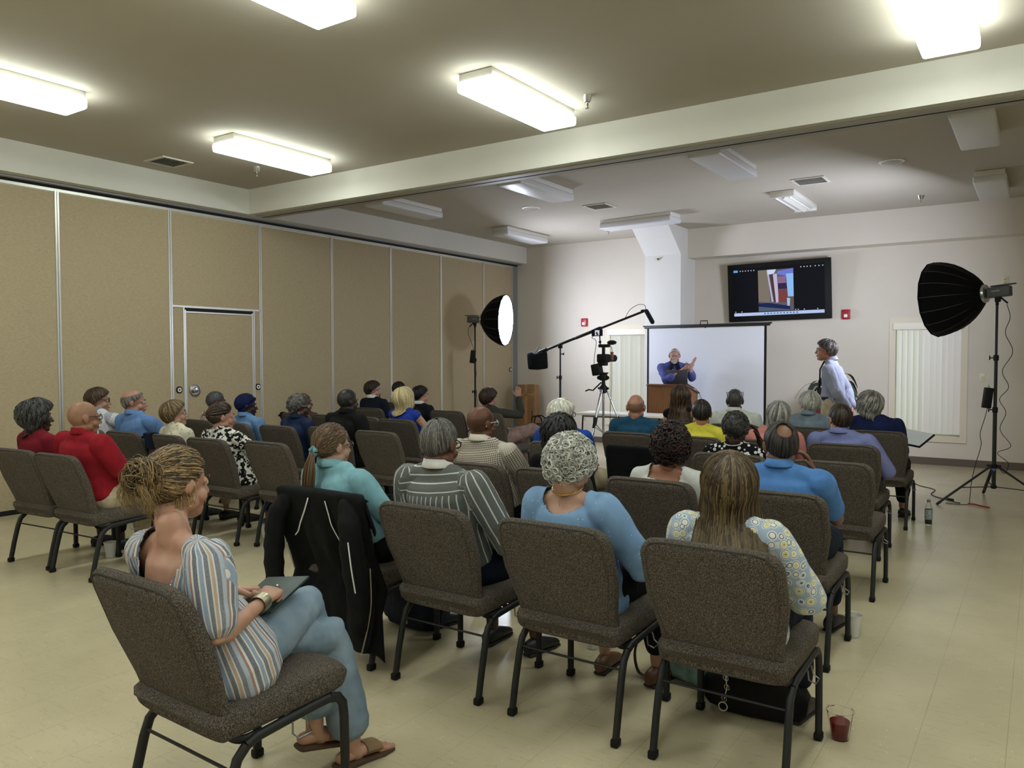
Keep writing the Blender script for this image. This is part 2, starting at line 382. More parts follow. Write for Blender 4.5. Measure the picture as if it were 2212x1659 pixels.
NEAR = [(-6.48, 5.31, 'lit ceiling light near the folding partition and the beam'), (-.53, 5.31, 'lit ceiling light in the top right corner, close to the beam'),
        (-3.50, 2.72, 'lit ceiling light cut off by the top edge, left of centre'), (-6.48, 2.72, 'lit ceiling light cut off by the left edge above the partition'),
        (2.45, 5.31, ''), (-.53, 2.72, ''), (2.45, 2.72, ''), (-6.48, .1, ''), (-3.5, .1, ''), (-.53, .1, ''), (2.45, .1, ''), (-3.5, -2.4, ''), (-.53, -2.4, ''), (-6.48, -2.4, '')]
for x, y, lb in NEAR:
    c = copy_tree(fx0); c.location = (x, y, ZC); c['label'] = lb or 'lit ceiling light in the rows behind the camera, outside the frame'
fo0 = thing('ceiling_light', 'unlit ceiling light past the beam, above the boom microphone', 'ceiling light', (-5.10, 8.10, ZC), 0, 'unlit ceiling lights in the far half of the room')
fixture_parts(fo0, False)
for x, y, rz, lb in [(-2.80, 8.13, 0, 'unlit ceiling light tucked behind the beam, above the television'), (-.52, 8.13, 0, 'large looking unlit ceiling light behind the beam at the far right'),
                     (-.53, 11.07, 0, 'unlit ceiling light at the right edge against the far soffit'), (-5.10, 11.0, R(90)-.10, 'unlit ceiling light turned sideways in front of the column'),
                     (-7.32, 11.10, 0, 'unlit ceiling light in the far left corner of the room'), (-7.25, 8.13, 0, 'unlit ceiling light just past the beam at the far left')]:
    c = copy_tree(fo0); c.location = (x, y, ZC); c.rotation_euler.z = rz; c['label'] = lb
fo1 = thing('ceiling_light', 'open ceiling light with its cover missing and bare tubes, above the television', 'ceiling light', (-2.78, 10.86, ZC))
fixture_parts(fo1, False, False)
def vent(x, y, s, label):
    t = thing('ceiling_vent', label, 'air vent', (x, y, ZC), 0)
    VM = mat('vent enamel', 'cfccc2', .5)
    obj('frame', [bb(-s, -s, -.012, s, -s+.03, 0), bb(-s, s-.03, -.012, s, s, 0), bb(-s, -s+.03, -.012, -s+.03, s-.03, 0), bb(s-.03, -s+.03, -.012, s, s-.03, 0)], VM, t, smooth=False)
    obj('backing', [bb(-s+.03, -s+.03, -.003, s-.03, s-.03, -.001)], GAP, t, smooth=False)
    n = 9
    for k in range(n):
        yy = -s+.045+(2*s-.09)*k/(n-1)
        obj('slat', [box((0, yy, -.010), (2*s-.06, .020, .002), rotx(.6))], VM, t, smooth=False)
vent(-2.34, 9.88, .19, 'louvred ceiling vent above the television'); vent(-5.18, 9.87, .18, 'louvred ceiling vent above the camera tripod'); vent(-7.84, 5.0, .18, 'louvred ceiling vent by the header above the partition')
for x, y, lb in ((-1.39, 9.42, 'round ceiling speaker near the right softbox'), (-6.05, 9.44, 'round ceiling speaker above the boom stand')):
    t = thing('ceiling_speaker', lb, 'ceiling speaker', (x, y, ZC))
    obj('rim', [lathe([(.13, 0), (.13, -.008), (.105, -.012), (.105, -.004)], n=32)], WHITE, t); obj('grille', [lathe([(.105, -.003), (.10, -.008), (0, -.009)], n=32)], mat('grille cloth', 'b9b5ab', .8), t)
for x, y, lb in ((-3.09, 5.67, 'chrome sprinkler head beside the middle lit ceiling light'), (-7.27, 5.70, 'chrome sprinkler head below the left lit ceiling light'), (-5.97, 11.70, 'chrome sprinkler head by the sideways ceiling light'), (-1.36, 11.64, 'chrome sprinkler head above the right far window')):
    t = thing('sprinkler_head', lb, 'sprinkler', (x, y, ZC))
    obj('escutcheon', [lathe([(.042, 0), (.040, -.008), (.026, -.05), (.016, -.055)], n=20)], CHROME, t)
    obj('nozzle', [lathe([(.011, -.05), (.011, -.075), (.007, -.078), (.007, -.095), (.018, -.098), (.018, -.102), (0, -.104)], n=14)], CHROME, t)

# ------------------------------------------------------------------ wall things
for x, z, lb in ((-2.49, 2.215, 'red fire alarm strobe right of the television'), (-7.03, 2.21, 'red fire alarm strobe left of the boom microphone')):
    t = thing('fire_alarm', lb, 'fire alarm', (x, YF, z), 0, None)
    obj('body', [rbox((0, -.025, 0), (.118, .05, .15), .012)], mat('red alarm plastic', 'a31220', .4), t)
    obj('strobe', [rbox((0, -.055, -.022), (.05, .02, .05), .006)], mat('strobe lens', 'f2f0ea', .2), t)
def plate(x, z, lb, kind):
    t = thing(kind, lb, 'light switch' if kind == 'light_switch' else 'power outlet', (x, YF, z))
    obj('cover_plate', [rbox((0, -.004, 0), (.075, .008, .118), .003)], mat('ivory plate', 'd8cfb0', .4), t)
    if kind == 'light_switch': obj('toggle', [rbox((0, -.014, .002), (.011, .016, .024), .002)], mat('ivory toggle', 'cbbf98', .4), t)
    else:
        for dz in (-.022, .022): obj('socket', [rbox((0, -.009, dz), (.034, .004, .028), .004)], mat('ivory socket', 'b5a984', .4), t)
plate(-.69, 1.275, 'ivory light switch right of the blinds', 'light_switch'); plate(-.443, 2.61, 'ivory power outlet high on the wall above the softbox lamp', 'power_outlet'); plate(-7.04, .45, 'ivory power outlet low on the wall left of the tripod', 'power_outlet')
# television
tv = thing('television', 'large wall-mounted television showing a photo of planks', 'television', (-3.49, YF, 2.62))
tv.rotation_euler = (R(4), R(-.8), 0)
obj('case', [rbox((0, -.10, 0), (1.60, .055, .93), .006)], BLACK, tv)
obj('wall_bracket', [bb(-.25, -.075, -.2, .25, 0, .2)], METAL, tv, smooth=False)
obj('screen', [bb(-.71, -.1285, -.375, .71, -.1275, .395)], emit('screen dark', '070b14', .4), tv, smooth=False)
def flat(pts, y): return prism([(a, b) for a, b in pts], (0, -.0008, 0), (0, y, 0))
def rect(x0, z0, x1, z1): return [(x0, z0), (x1, z0), (x1, z1), (x0, z1)]
# picture area local: x -.30..+.245 , z -.375+.05..
def pic(u, v): return (-.305+u*.55, -.31+v*.655)
def poly(*uv): return [pic(u, v) for u, v in uv]
shots = [(rect(*pic(0, 0), *pic(1, 1)), '6f6a78', .8), (poly((0, .25), (.34, .2), (.28, 1), (0, 1)), '8d8375', .85), (poly((.26, 1), (.52, 1), (.46, .9), (.27, .88)), 'd9e2ff', 1.0), (poly((.27, .88), (.31, .88), (.43, .22), (.38, .22)), 'c4bde0', 1),
         (poly((.34, .88), (.42, .88), (.50, .22), (.45, .22)), '5e4442', .7), (poly((.43, .88), (.54, .90), (.58, .2), (.50, .2)), 'c9c4de', 1), (poly((.55, .95), (1, 1), (1, .85), (.8, .82), (.56, .88)), '7480dd', 1),
         (poly((.57, .66), (.78, .66), (.80, .82), (.57, .82)), 'a07aa6', .8), (poly((.57, .52), (.82, .52), (.80, .66), (.57, .66)), '3c2c58', .8), (poly((.57, .2), (.82, .2), (.84, .51), (.57, .51)), '8d4a48', .8),
         (poly((.80, .88), (1, .88), (1, .33), (.84, .33)), '8fc0f5', 1.1), (poly((.84, .32), (1, .32), (1, .1), (.84, .1)), '75645c', .8), (poly((.81, .30), (.90, .29), (.88, .05), (.82, .08)), 'a8cdf2', 1), (poly((0, .2), (.3, .2), (.9, .1), (.9, .02), (0, .12)), '1d2a5c', .8), (poly((0, .12), (.8, .03), (.8, 0), (0, 0)), '5c6d84', .8)]
for i, (p, c, e) in enumerate(shots): obj('picture_area' if i == 0 else 'picture_detail', [flat(p, -.1288-i*.0004)], emit('screen '+c, c, e*.42), tv, smooth=False)
obj('taskbar', [flat(rect(-.705, -.372, .70, -.322), -.129)], emit('taskbar', 'bccdf4', .45), tv, smooth=False)
for i in range(11): obj('icon', [flat(rect(-.22+i*.05, -.358, -.196+i*.05, -.334), -.1298)], emit('icon dark', '42608c', .7), tv, smooth=False)
obj('button', [flat(rect(-.70, .335, -.63, .372), -.129)], emit('button blue', '58a8ee', .45), tv, smooth=False)
for x in (-.59, -.55, -.505, -.46, -.415, -.37, .36, .41, .455, .505, .575, .63, .685): obj('icon', [flat(rect(x-.008, .345, x+.008, .362), -.129)], emit('icon light', 'c8cce4', .4), tv, smooth=False)
for x in (-.68, -.58, .27, .31, .4, .6): obj('icon', [flat(rect(x-.009, -.310, x+.009, -.296), -.129)], emit('icon light', 'c8cce4', .4), tv, smooth=False)
# ------------------------------------------------------------------ stacking chairs
def chair_proto():
    t = thing('stacking_chair', '', 'chair', (0, 0, 0))
    # backrest: rounded slab leaning back, slightly narrower at its foot
    def back(t_): return A((0, -.200-.150*t_-.02*t_*t_, .450+.450*t_))
    ring = []; rad = []; N = 18
    for i in range(N+1):
        q = i/N; q = 1-(1-q)**1.6 if q > .5 else q*1.34 if q < .5 else q
    P = []; Q = []
    ts = [0, .012, .05, .15, .3, .42, .5, .6, .7, .78, .84, .88, .91, .935, .96, .98, .993, 1.0]
    for q in ts:
        hw = .238+.032*min(1, max(0, (q-.15)/.35)); th = .030+.008*math.sin(math.pi*q)
        r = .075; top = .45*(1-q)
        if top < r: hw = hw-r+math.sqrt(max(0, r*r-(r-top)**2))
        if top < .03: th *= math.sqrt(max(.02, 1-(1-top/.03)**2))
        if q < .03: th *= .6+.4*q/.03; 
        P.append(back(q)); Q.append((hw, th))
    obj('backrest', [sweep(P, Q, n=40, side=(1, 0, 0), p=4.2, caps=True, round_=0)], FAB, t, angle=50)
    # piping seam round the rear face
    pts = []
    for q, (hw, th) in list(zip(ts, Q))[1:-3]: pts.append(back(q)+A((-hw+.028, -th*.80, 0)))
    top_ = [back(.99)+A((x, -.020, -.004)) for x in np.linspace(-.17, .17, 9)]
    right = [A((-p_[0], p_[1], p_[2])) for p_ in pts[::-1]]
    obj('piping', [sweep(pts+top_+right, .0032, n=6)], mat('dark piping', '3a372f', .9), t)
    # seat
    P = []; Q = []
    for y, z, hw, th in [(-.243, .425, .225, .03), (-.238, .43, .243, .048), (-.22, .432, .25, .056), (-.1, .437, .255, .058), (.05, .442, .257, .060), (.17, .446, .257, .061), (.225, .445, .255, .058), (.258, .440, .25, .050), (.275, .434, .24, .036), (.281, .430, .225, .018)]:
        P.append((0, y, z)); Q.append((hw, th))
    obj('seat', [sweep(P, Q, n=36, side=(1, 0, 0), p=5, caps=True, round_=0)], FAB, t, angle=50)
    # frame: on each side a rear leg, a rail and a front leg in one bent oval tube
    for s in (-1, 1):
        x = s*.2525
        rear = [(x, -.262, .022), (x, -.235, .15), (x*.995, -.205, .27), (x*.99, -.185, .325), (x*.985, -.150, .357)]
        rail = [(x*.985, -.150, .357), (x*.985, -.11, .371), (x*.985, 0, .379), (x*.985, .12, .386), (x*.985, .19, .388)]
        front = [(x*.985, .19, .388), (x*.99, .228, .378), (x*.995, .247, .352), (x, .253, .30), (x, .256, .16), (x, .256, .022)]
        side = (1, 0, 0)
        for nm, pp in (('leg', rear), ('leg', front)):
            o = obj(nm, [sweep(pp, [(.0145, .018)]*len(pp), n=12, side=side, round_=0)], METAL, t)
            e = pp[0] if pp is rear else pp[-1]
            obj('foot_cap', [rbox((e[0], e[1], .017), (.034, .044, .034), .008)], BLACK, o)
        obj('seat_rail', [sweep(rail, [(.0145, .017)]*len(rail), n=12, side=side, round_=0)], METAL, t)
        obj('back_bracket', [sweep(spline([(x*.90, -.215, .50), (x*.90, -.205, .43), (x*.91, -.192, .395), (x*.93, -.150, .374), (x*.95, -.09, .376)], 4), [(.010, .014)]*17, n=10, side=side)], METAL, t)
    obj('stretcher', [sweep([(-.25, -.200, .292), (.25, -.200, .292)], .0055, n=8)], METAL, t)
    obj('stretcher', [sweep([(-.25, .02, .372), (.25, .02, .372)], .009, n=8)], METAL, t)
    obj('ganging_hook', [sweep([(.262, .02, .368), (.268, .015, .335), (.292, .02, .325), (.292, .075, .325), (.268, .082, .337), (.262, .075, .37)], .0032, n=6)], mat('steel wire', '7c7c7c', .35, .9), t)
    return t
CH = chair_proto(); _first = True
def chair(x, y, label, rz=0, group='grey brown stacking chairs'):
    global _first
    c = CH if _first else copy_tree(CH); _first = False
    c.location = (x, y, 0); c.rotation_euler = (0, 0, rz); c['label'] = label; c['group'] = group; return c
G = 'grey-brown fabric stacking chair '
LB = {}
SEATS = {  # key: (x, y, rz, label)
 'F': (-2.30, 1.70, R(-1.6), G+'nearest the camera, under the woman in light jeans'),
 'J': (-3.03, 3.10, 0, G+'with a black jacket draped over its back'),
 'A': (-2.347, 3.085, 0, G+'under the man in the grey and white striped shirt'),
 'B': (-1.656, 3.085, 0, G+'under the woman with curly white hair'),
 'C': (-.988, 3.085, 0, G+'of the woman with highlighted straight brown hair'),
 'D': (-1.12, 4.355, 0, G+'under the balding man in the bright blue polo'),
 'E': (-1.80, 4.37, 0, G+'behind the woman with dark curls in a white top'),
 'G': (-2.45, 4.40, 0, G+'just left of and beyond the curly white hair'),
 'H': (-3.03, 4.37, 0, G+'of the bald man in the small checked shirt'),
 'M': (-1.13, 5.695, 0, 'empty '+G+'behind the seat of the man in lavender'),
 'P': (-1.80, 5.72, 0, G+'of the person in the black and white flowered shirt'),
 'Q': (-2.50, 5.74, 0, G+'with a plain black coat hung over its back'),
 'X': (-3.18, 5.70, 0, G+'of the white-haired man in royal blue'),
 'N': (-1.27, 6.81, 0, G+'under the man in the lavender polo'),
 'V': (-1.90, 6.75, 0, G+'of the woman in the coral pink top'),
 'S': (-2.47, 6.73, 0, G+'of the person in the yellow shirt'),
 'R': (-3.06, 6.75, 0, G+'of the bald man in the teal shirt'),
 'O': (-1.25, 8.11, 0, G+'at the right end of the front row'),
 'W': (-1.87, 8.15, 0, G+'of the man with short grey hair in a grey shirt'),
 'U': (-2.54, 8.08, 0, G+'of the man with sunglasses on top of his head'),
 'T': (-3.15, 8.05, 0, G+'in the front row, of the woman in a black top'),
 'l1': (-6.36, 3.10, R(5), G+'at the far left, under the woman in dark red'),
 'l2': (-5.77, 3.12, R(3), G+'under the bald man in the red polo'),
 'l5': (-7.57, 4.28, R(2), G+'of the man in the white checked shirt'),
 'l3': (-7.00, 4.31, R(2), G+'under the balding man in the light blue shirt'),
 'l4': (-6.42, 4.35, R(2), G+'with a folded navy jacket over its back corner'),
 'l6': (-5.81, 4.36, R(1), G+'under the woman in the black and white floral blouse'),
 'I': (-5.15, 4.45, 0, 'empty '+G+'between the floral blouse and the ponytail'),
 'l7': (-7.60, 5.50, 0, G+'of the grey-haired person hidden behind the hair clip'),
 'l8': (-6.98, 5.48, 0, G+'of the person in the navy knit cap'),
 'l9': (-6.30, 5.50, 0, G+'of the person in the denim shirt with round glasses'),
 'l15': (-5.72, 5.62, 0, G+'under the man in the black suit'),
 'K': (-5.05, 5.60, 0, 'empty '+G+'in front of the blonde woman\'s lap'),
 'l10': (-7.50, 6.76, 0, G+'with a dark strap over its left corner, near the partition'),
 'l10b': (-6.95, 6.78, 0, 'empty '+G+'between the denim shirt and the black suit'),
 'l11': (-6.40, 6.79, 0, 'empty '+G+'between the black suit and the blonde woman'),
 'l14': (-5.82, 6.72, 0, G+'of the blonde woman in the blue sleeveless top'),
 'l12': (-7.45, 7.95, 0, G+'of the bearded young man in the navy suit'),
 'l13': (-6.83, 7.98, 0, G+'of the young man with neat black hair'),
 'l16': (-6.22, 8.08, 0, 'empty '+G+'right of the young man with neat black hair'),
 'l17': (-5.60, 8.05, 0, G+'of the woman with one hand raised'),
}
for k, (x, y, rz, lb) in SEATS.items(): chair(x, y, lb, rz)

# ------------------------------------------------------------------ cloth over chair backs
def drape(name, loc, rz, label, cat, m, hw=.30, drop_rear=.55, drop_front=.18, fold=.018, hem=None, nfold=7, seed=1, th=.008, group=None, xr=(-1, 1)):
    """cloth folded over a chair back: front flap, over the top, rear flap"""
    t = thing(name, label, cat, loc, rz, group); rnd = random.Random(seed); ph = [rnd.uniform(0, 6.28) for _ in range(4)]
    def back(q, s): return A((0, -.200-.150*q-.02*q*q+s*(.040+.008*math.sin(math.pi*max(0, min(1, q)))), .450+.450*q))
    nu, nv = 41, 40; V = []; 
    path = [(1, 1-drop_front/.45*(1-i/9)) for i in range(9)]
    for i in range(nv):
        for j in range(nu):
            u = xr[0]+(xr[1]-xr[0])*j/(nu-1); e = max(0, abs(u)-.8)/.2
            dr = drop_rear*(hem(u) if hem else 1)
            tot = drop_front+.07+dr; s = tot*i/(nv-1)
            if s < drop_front: q = 1-(drop_front-s)/.45; p = back(q, 1)
            elif s < drop_front+.07:
                a = math.pi*(s-drop_front)/.07; c = back(1, 0); p = c+A((0, math.cos(a)*.042, math.sin(a)*.012))
            else:
                d = s-drop_front-.07; q = 1-d/.45
                if q > 0: p = back(q, -1)
                else: p = back(0, -1)+A((0, -.045*min(1, -q*4), q*.45))
                amp = fold*min(1, d/.25); p = p+A((0, -amp*(1.1+.7*math.sin(u*nfold+ph[0]+d*2)+.5*math.sin(u*nfold*1.9+ph[1]-d*3)), 0))
            w_ = hw*(1+.10*max(0, s-drop_front-.07)/max(.1, dr)); z = p[2]
            drp = (.05*e*e if s > drop_front else .03*e*e); x = u*w_-(.02*e*np.sign(u)); p[2] = z-drp*.6-.035*max(0, abs(u)-.75)**1*1.0
            p[1] += e*e*.05*(1 if s > drop_front+.03 else -1)*.8
            V.append((x, p[1], p[2]))
    F_ = [(i*nu+j, i*nu+j+1, (i+1)*nu+j+1, (i+1)*nu+j) for i in range(nv-1) for j in range(nu-1)]
    o = obj('cloth', (A(V), F_), m, t, angle=180)
    md = o.modifiers.new('thickness', 'SOLIDIFY'); md.thickness = th; md.offset = 1
    return t, A(V).reshape(nv, nu, 3)
BLK = cloth('black jacket cloth', '111213', .25)
jt, JV = drape('draped_jacket', (-3.03, 3.10, 0), 0, 'black track jacket with white piping hung over a chair back', 'jacket', BLK, hw=.335, drop_rear=.76, fold=.024, nfold=8, hem=lambda u: 1.0+.06*u, seed=4)
PIPE = mat('reflective white piping', 'd8d8d4', .5)
def surf(u, v, off=-.010):
    i = v*(JV.shape[0]-1); j = (u+1)/2*(JV.shape[1]-1); a = JV[int(i), min(int(j), JV.shape[1]-1)]; return (a[0], a[1]+off, a[2])
for ln in ([(-.10, .30), (-.25, .37), (-.42, .44), (-.55, .50), (-.60, .53)], [(-.72, .58), (-.78, .66), (-.84, .72)], [(.25, .29), (.28, .36), (.27, .42), (.33, .50), (.42, .58)], [(.40, .68), (.50, .76), (.62, .84)]):
    obj('piping', [sweep(spline([surf(u, v) for u, v in ln], 4), [(.0045, .002)]*(4*(len(ln)-1)+1), n=6, side=(1, 0, 0))], PIPE, jt)
# sleeves hanging at the two sides
sl = spline([(.22, -.38, .85), (.275, -.425, .76), (.30, -.43, .60), (.31, -.41, .44), (.30, -.39, .27)], 5)
obj('sleeve', [sweep(sl, [(.045+.02*math.sin(math.pi*i/20), .050+.006*math.sin(i*1.7)) for i in range(21)], n=16, side=(1, 0, 0))], BLK, jt)
obj('piping', [sweep(spline([(.325, -.485, .70), (.345, -.485, .58), (.350, -.465, .46)], 5), .0035, n=6)], PIPE, jt)
sl = spline([(-.22, -.37, .85), (-.265, -.415, .76), (-.285, -.42, .62), (-.30, -.41, .47), (-.30, -.39, .30)], 5)
obj('sleeve', [sweep(sl, [(.045+.016*math.sin(math.pi*i/20), .045+.006*math.sin(i*1.9)) for i in range(21)], n=16, side=(1, 0, 0))], BLK, jt)
obj('piping', [sweep([(-.375, -.41, .52), (-.35, -.435, .517), (-.33, -.445, .517)], .0035, n=6)], PIPE, jt)
# front corner with the zip hanging lowest on the right
obj('front_panel', [sweep(spline([(.22, -.30, .50), (.25, -.33, .36), (.26, -.35, .24), (.25, -.35, .15)], 5), [(.10-.035*(i/15)**2, .022+.006*math.sin(i)) for i in range(16)], n=18, side=(1, 0, 0))], BLK, jt)
obj('zip', [sweep(spline([(.345, -.36, .55), (.365, -.375, .40), (.345, -.375, .28), (.30, -.375, .13)], 5), .004, n=6), ell((.30, -.378, .118), (.007, .004, .012))], mat('zip metal', '8a867a', .4, .7), jt)
drape('draped_coat', (-2.50, 5.74, 0), 0, 'plain black coat covering a chair back by the dark curly hair', 'coat', cloth('black wool', '0b0c12', .2), hw=.285, drop_rear=.50, fold=.010, seed=9)
drape('folded_jacket', (-6.42, 4.35, 0), R(2), 'folded navy jacket on a chair corner behind the untidy bun', 'jacket', cloth('navy jacket', '161d38', .25), hw=.27, drop_rear=.14, drop_front=.10, fold=.012, seed=3, xr=(-1.03, -.45))
drape('bag_strap', (-7.50, 6.76, 0), 0, 'dark cloth hanging on the left corner of a chair by the partition', 'strap', cloth('dark strap cloth', '17191a', .25), hw=.27, drop_rear=.25, drop_front=.12, fold=.004, seed=5, xr=(-1.04, -.80))

# ------------------------------------------------------------------ softboxes and stands
def tripod_stand(t, H, hub=.42, foot=.60, rot=0, low=.16):
    obj('pole', [sweep([(0, 0, low), (0, 0, H*.48)], .0200, n=14, round_=0)], METAL, t); obj('pole', [sweep([(0, 0, H*.46), (0, 0, H*.74)], .0165, n=14, round_=0)], METAL, t); obj('pole', [sweep([(0, 0, H*.72), (0, 0, H)], .0125, n=14, round_=0)], METAL, t)
    for z in (H*.47, H*.73):
        c = obj('collar', [lathe([(.024, -.03), (.026, -.02), (.026, .02), (.022, .03)], (0, 0, z))], BLACK, t)
        obj('knob', [sweep([(-.02, 0, z), (-.05, 0, z)], .006), rbox((-.058, 0, z), (.012, .02, .05), .005)], BLACK, c)
    obj('hub', [lathe([(.022, -.025), (.034, -.015), (.034, .015), (.022, .025)], (0, 0, hub)), sweep([(-.06, 0, hub+.005), (.06, 0, hub+.005)], .010)], BLACK, t)
    obj('hub', [lathe([(.022, -.02), (.03, -.01), (.03, .01), (.022, .02)], (0, 0, low+.02))], BLACK, t)
    for k in range(3):
        a = rot+k*2*math.pi/3; d = A((math.cos(a), math.sin(a), 0))
        lg = obj('leg', [sweep([d*.04+A((0, 0, hub)), d*foot+A((0, 0, .018))], [(.017, .010)]*2, n=10, side=tuple(np.cross(d, (0, 0, 1))))], METAL, t)
        obj('foot_cap', [sweep([d*(foot-.03)+A((0, 0, .034)), d*(foot+.006)+A((0, 0, .013))], .0135, n=10)], BLACK, lg)
        obj('brace', [sweep([d*.02+A((0, 0, low+.02)), d*(foot*.56)+A((0, 0, hub*.44+.004))], [(.009, .005)]*2, n=8, side=tuple(np.cross(d, (0, 0, 1))))], METAL, t)
def softbox(loc, H, rot_legs, aim, tilt, label, rad=.44, depth=.50, mark_a=0):
    st = thing('light_stand', 'black tripod light stand '+label[1], 'light stand', loc); tripod_stand(st, H-.12, rot=rot_legs, hub=.40, foot=.64)
    t = thing('softbox_light', label[0], 'softbox', (loc[0], loc[1], H), 0)
    d = A((math.cos(aim)*math.cos(tilt), math.sin(aim)*math.cos(tilt), math.sin(tilt))); s = np.cross(d, (0, 0, 1)); s = s/np.linalg.norm(s); u = np.cross(s, d)
    Rm = np.array([s, d, u]).T        # local x=s, y=d, z=u
    def L(p): return (xf(p, Rm)[0], p[1])
    n = 16
    def prof(q): return .075+(rad-.075)*math.sin(q*math.pi/2*.96)**.92, .13+depth*q**1.25
    qs = [0, .06, .14, .24, .36, .5, .64, .78, .9, 1]
    def shell(off):
        V = []; 
        for q in qs:
            r, y = prof(q)
            for j in range(n*4):
                a = 2*math.pi*j/(n*4); k = math.cos(math.pi/n)/math.cos((a % (2*math.pi/n))-math.pi/n); k = 1-(1-k)*1.0
                V.append(((r+off)*k*math.cos(a), y, (r+off)*k*math.sin(a)))
        N = n*4; return A(V), [(i*N+j, i*N+(j+1) % N, (i+1)*N+(j+1) % N, (i+1)*N+j) for i in range(len(qs)-1) for j in range(N)]
    SB = mat('softbox black nylon', '060608', .8, bump=.2, bscale=30, bdist=.004, **{'Specular_IOR_Level': .15})
    sh = obj('shell', [L(shell(0))], SB, t, angle=12); md = sh.modifiers.new('thickness', 'SOLIDIFY'); md.thickness = .004; md.offset = -1
    inn = obj('lining', [L(shell(-.008))], mat('softbox silver lining', 'e0e0e0', .35, .6), t)
    for j in range(n):
        a = 2*math.pi*j/n; pts = [(r*math.cos(a)*1.006, y, r*math.sin(a)*1.006) for r, y in (prof(q) for q in qs[1:])]
        obj('rib', [L(sweep(pts, .0034, n=6))], mat('grey seam tape', '45474c', .6), t)
    r1, y1 = prof(1)
    obj('rim', [L(sweep([(r1*math.cos(2*math.pi*j/n), y1, r1*math.sin(2*math.pi*j/n)) for j in range(n)]+[(r1, y1, 0), (r1*math.cos(2*math.pi/n), y1, r1*math.sin(2*math.pi/n))], .009, n=8, caps=False))], SB, t)
    fr = [(r1*.985*math.cos(2*math.pi*j/n), r1*.985*math.sin(2*math.pi*j/n)) for j in range(n)]
    obj('front_cloth', [L(prism(fr, (0, .004, 0), (0, y1-.015, 0)))], emit('lit softbox cloth', 'e2eaff', SOFTBOX), t, smooth=False)
    obj('speed_ring', [L(lathe([(.055, .10), (.095, .105), (.100, .12), (.095, .14), (.06, .15)], axis=(0, 1, 0), n=32))], mat('ring silver', 'c8ccd0', .25, .9), t)
    bd = obj('lamp_body', [L(rbox((0, -.02, 0), (.10, .22, .11), .014, 3))], mat('lamp body grey', '4a4c4e', .5), t)
    obj('carry_handle', [L(rbox((0, -.06, .068), (.05, .24, .014), .005))], mat('lamp body grey', '4a4c4e', .5), bd)
    obj('power_label', [L(rbox((.0505, .0, .01), (.002, .08, .012), .0005)), L(rbox((-.0505, .0, .01), (.002, .08, .012), .0005))], mat('pale print', '8b8e90', .5), bd)
    obj('yoke', [L(rbox((0, 0, -.075), (.045, .05, .06), .008)), (sweep([(0, 0, -.13), (0, 0, -.06)], .016))], BLACK, t)
    obj('tilt_lever', [L(sweep([(.03, -.02, -.06), (.05, -.07, -.12)], .009))], BLACK, t)
    # printed chevron mark near the rim
    a = mark_a; q = .86; r, y = prof(q); e = A((math.cos(a), 0, math.sin(a))); tg = A((-math.sin(a), 0, math.cos(a))); c = e*(r*1.012)+A((0, y, 0)); fwd = A((0, 1, 0))*.97+e*.2
    mk = [(-.035, -.02), (-.02, -.02), (.004, .024), (.022, -.022), (.034, -.022), (.012, .034), (-.004, .034)]
    obj('chevron_mark', [L((A([c+tg*x2*-1+fwd*(y2) for x2, y2 in mk]+[c+e*.0015+tg*x2*-1+fwd*y2 for x2, y2 in mk]), prism(mk, (0, 0, 1))[1]))], mat('grey print', '70747a', .6), t, smooth=False)
    return t
def cord(name, pts, label, cat='cable', m=None, r=.0035, k=7): return tag(obj(name, [sweep(spline(pts, k), r, n=6)], m or BLACK), label, cat)
SBR = (-.405, 9.80, 0); SBL = (-8.00, 10.72, 0)
softbox(SBR, 2.255, R(221), math.atan2(11.3-9.8, -4.7+.4), R(-4), ('big black softbox on the right seen from behind', 'holding up the big softbox on the right'), rad=.415, mark_a=R(100))
softbox(SBL, 2.21, R(20), R(17), R(-2), ('glowing white softbox by the folding partition', 'under the glowing softbox by the partition'), rad=.43, depth=.42, mark_a=R(240))
def brick(loc, label, s=1):
    t = thing('power_adapter', label, 'power adapter', loc)
    obj('case', [rbox((0, 0, 0), (.085, .05, .22), .008, rot=rotz(.5) @ roty(.12))], BLACK, t)
    obj('strap', [sweep([(.02, 0, .10), (.01, .0, .14), (0, 0, .10)], .004, n=6)], BLACK, t)
brick((-.475, 9.78, 1.13), 'black power adapter hanging on the right light stand'); brick((-8.02, 10.68, 1.58), 'black power adapter hanging on the left light stand')
x, y = SBR[0], SBR[1]
cord('power_cable', [(x+.09, y-.05, 2.12), (x+.12, y-.04, 1.98), (x+.08, y-.03, 1.82), (x+.15, y-.05, 1.62), (x+.06, y-.04, 1.42), (x+.12, y-.05, 1.25), (x+.04, y-.05, 1.12), (x+.10, y-.06, .98), (x+.05, y-.05, .80), (x+.15, y-.06, .63), (x+.03, y-.05, .55), (x+.13, y-.06, .45), (x+.10, y-.06, .34), (x+.04, y-.05, .40)], 'kinked black cable hanging down the right light stand')
cord('power_cable', [(x-.07, y-.02, 1.02), (x-.09, y-.03, .92), (x-.13, y-.04, .75), (x-.12, y-.05, .62), (x-.17, y-.06, .40), (x-.20, y-.08, .22), (x-.21, y-.12, .06), (x-.215, y-.22, .008), (x-.30, y-.30, .006), (x-.42, y-.30, .006)], 'black cable running down from the power adapter to the floor', k=6)
def fl(px_, py_):
    from mathutils import Vector as Vv
    d = _fw+_r*((px_-1106)/F_PX)-_u*((py_-829.5)/F_PX); t = -CAM_H/d.z; return (d.x*t, d.y*t, .005)
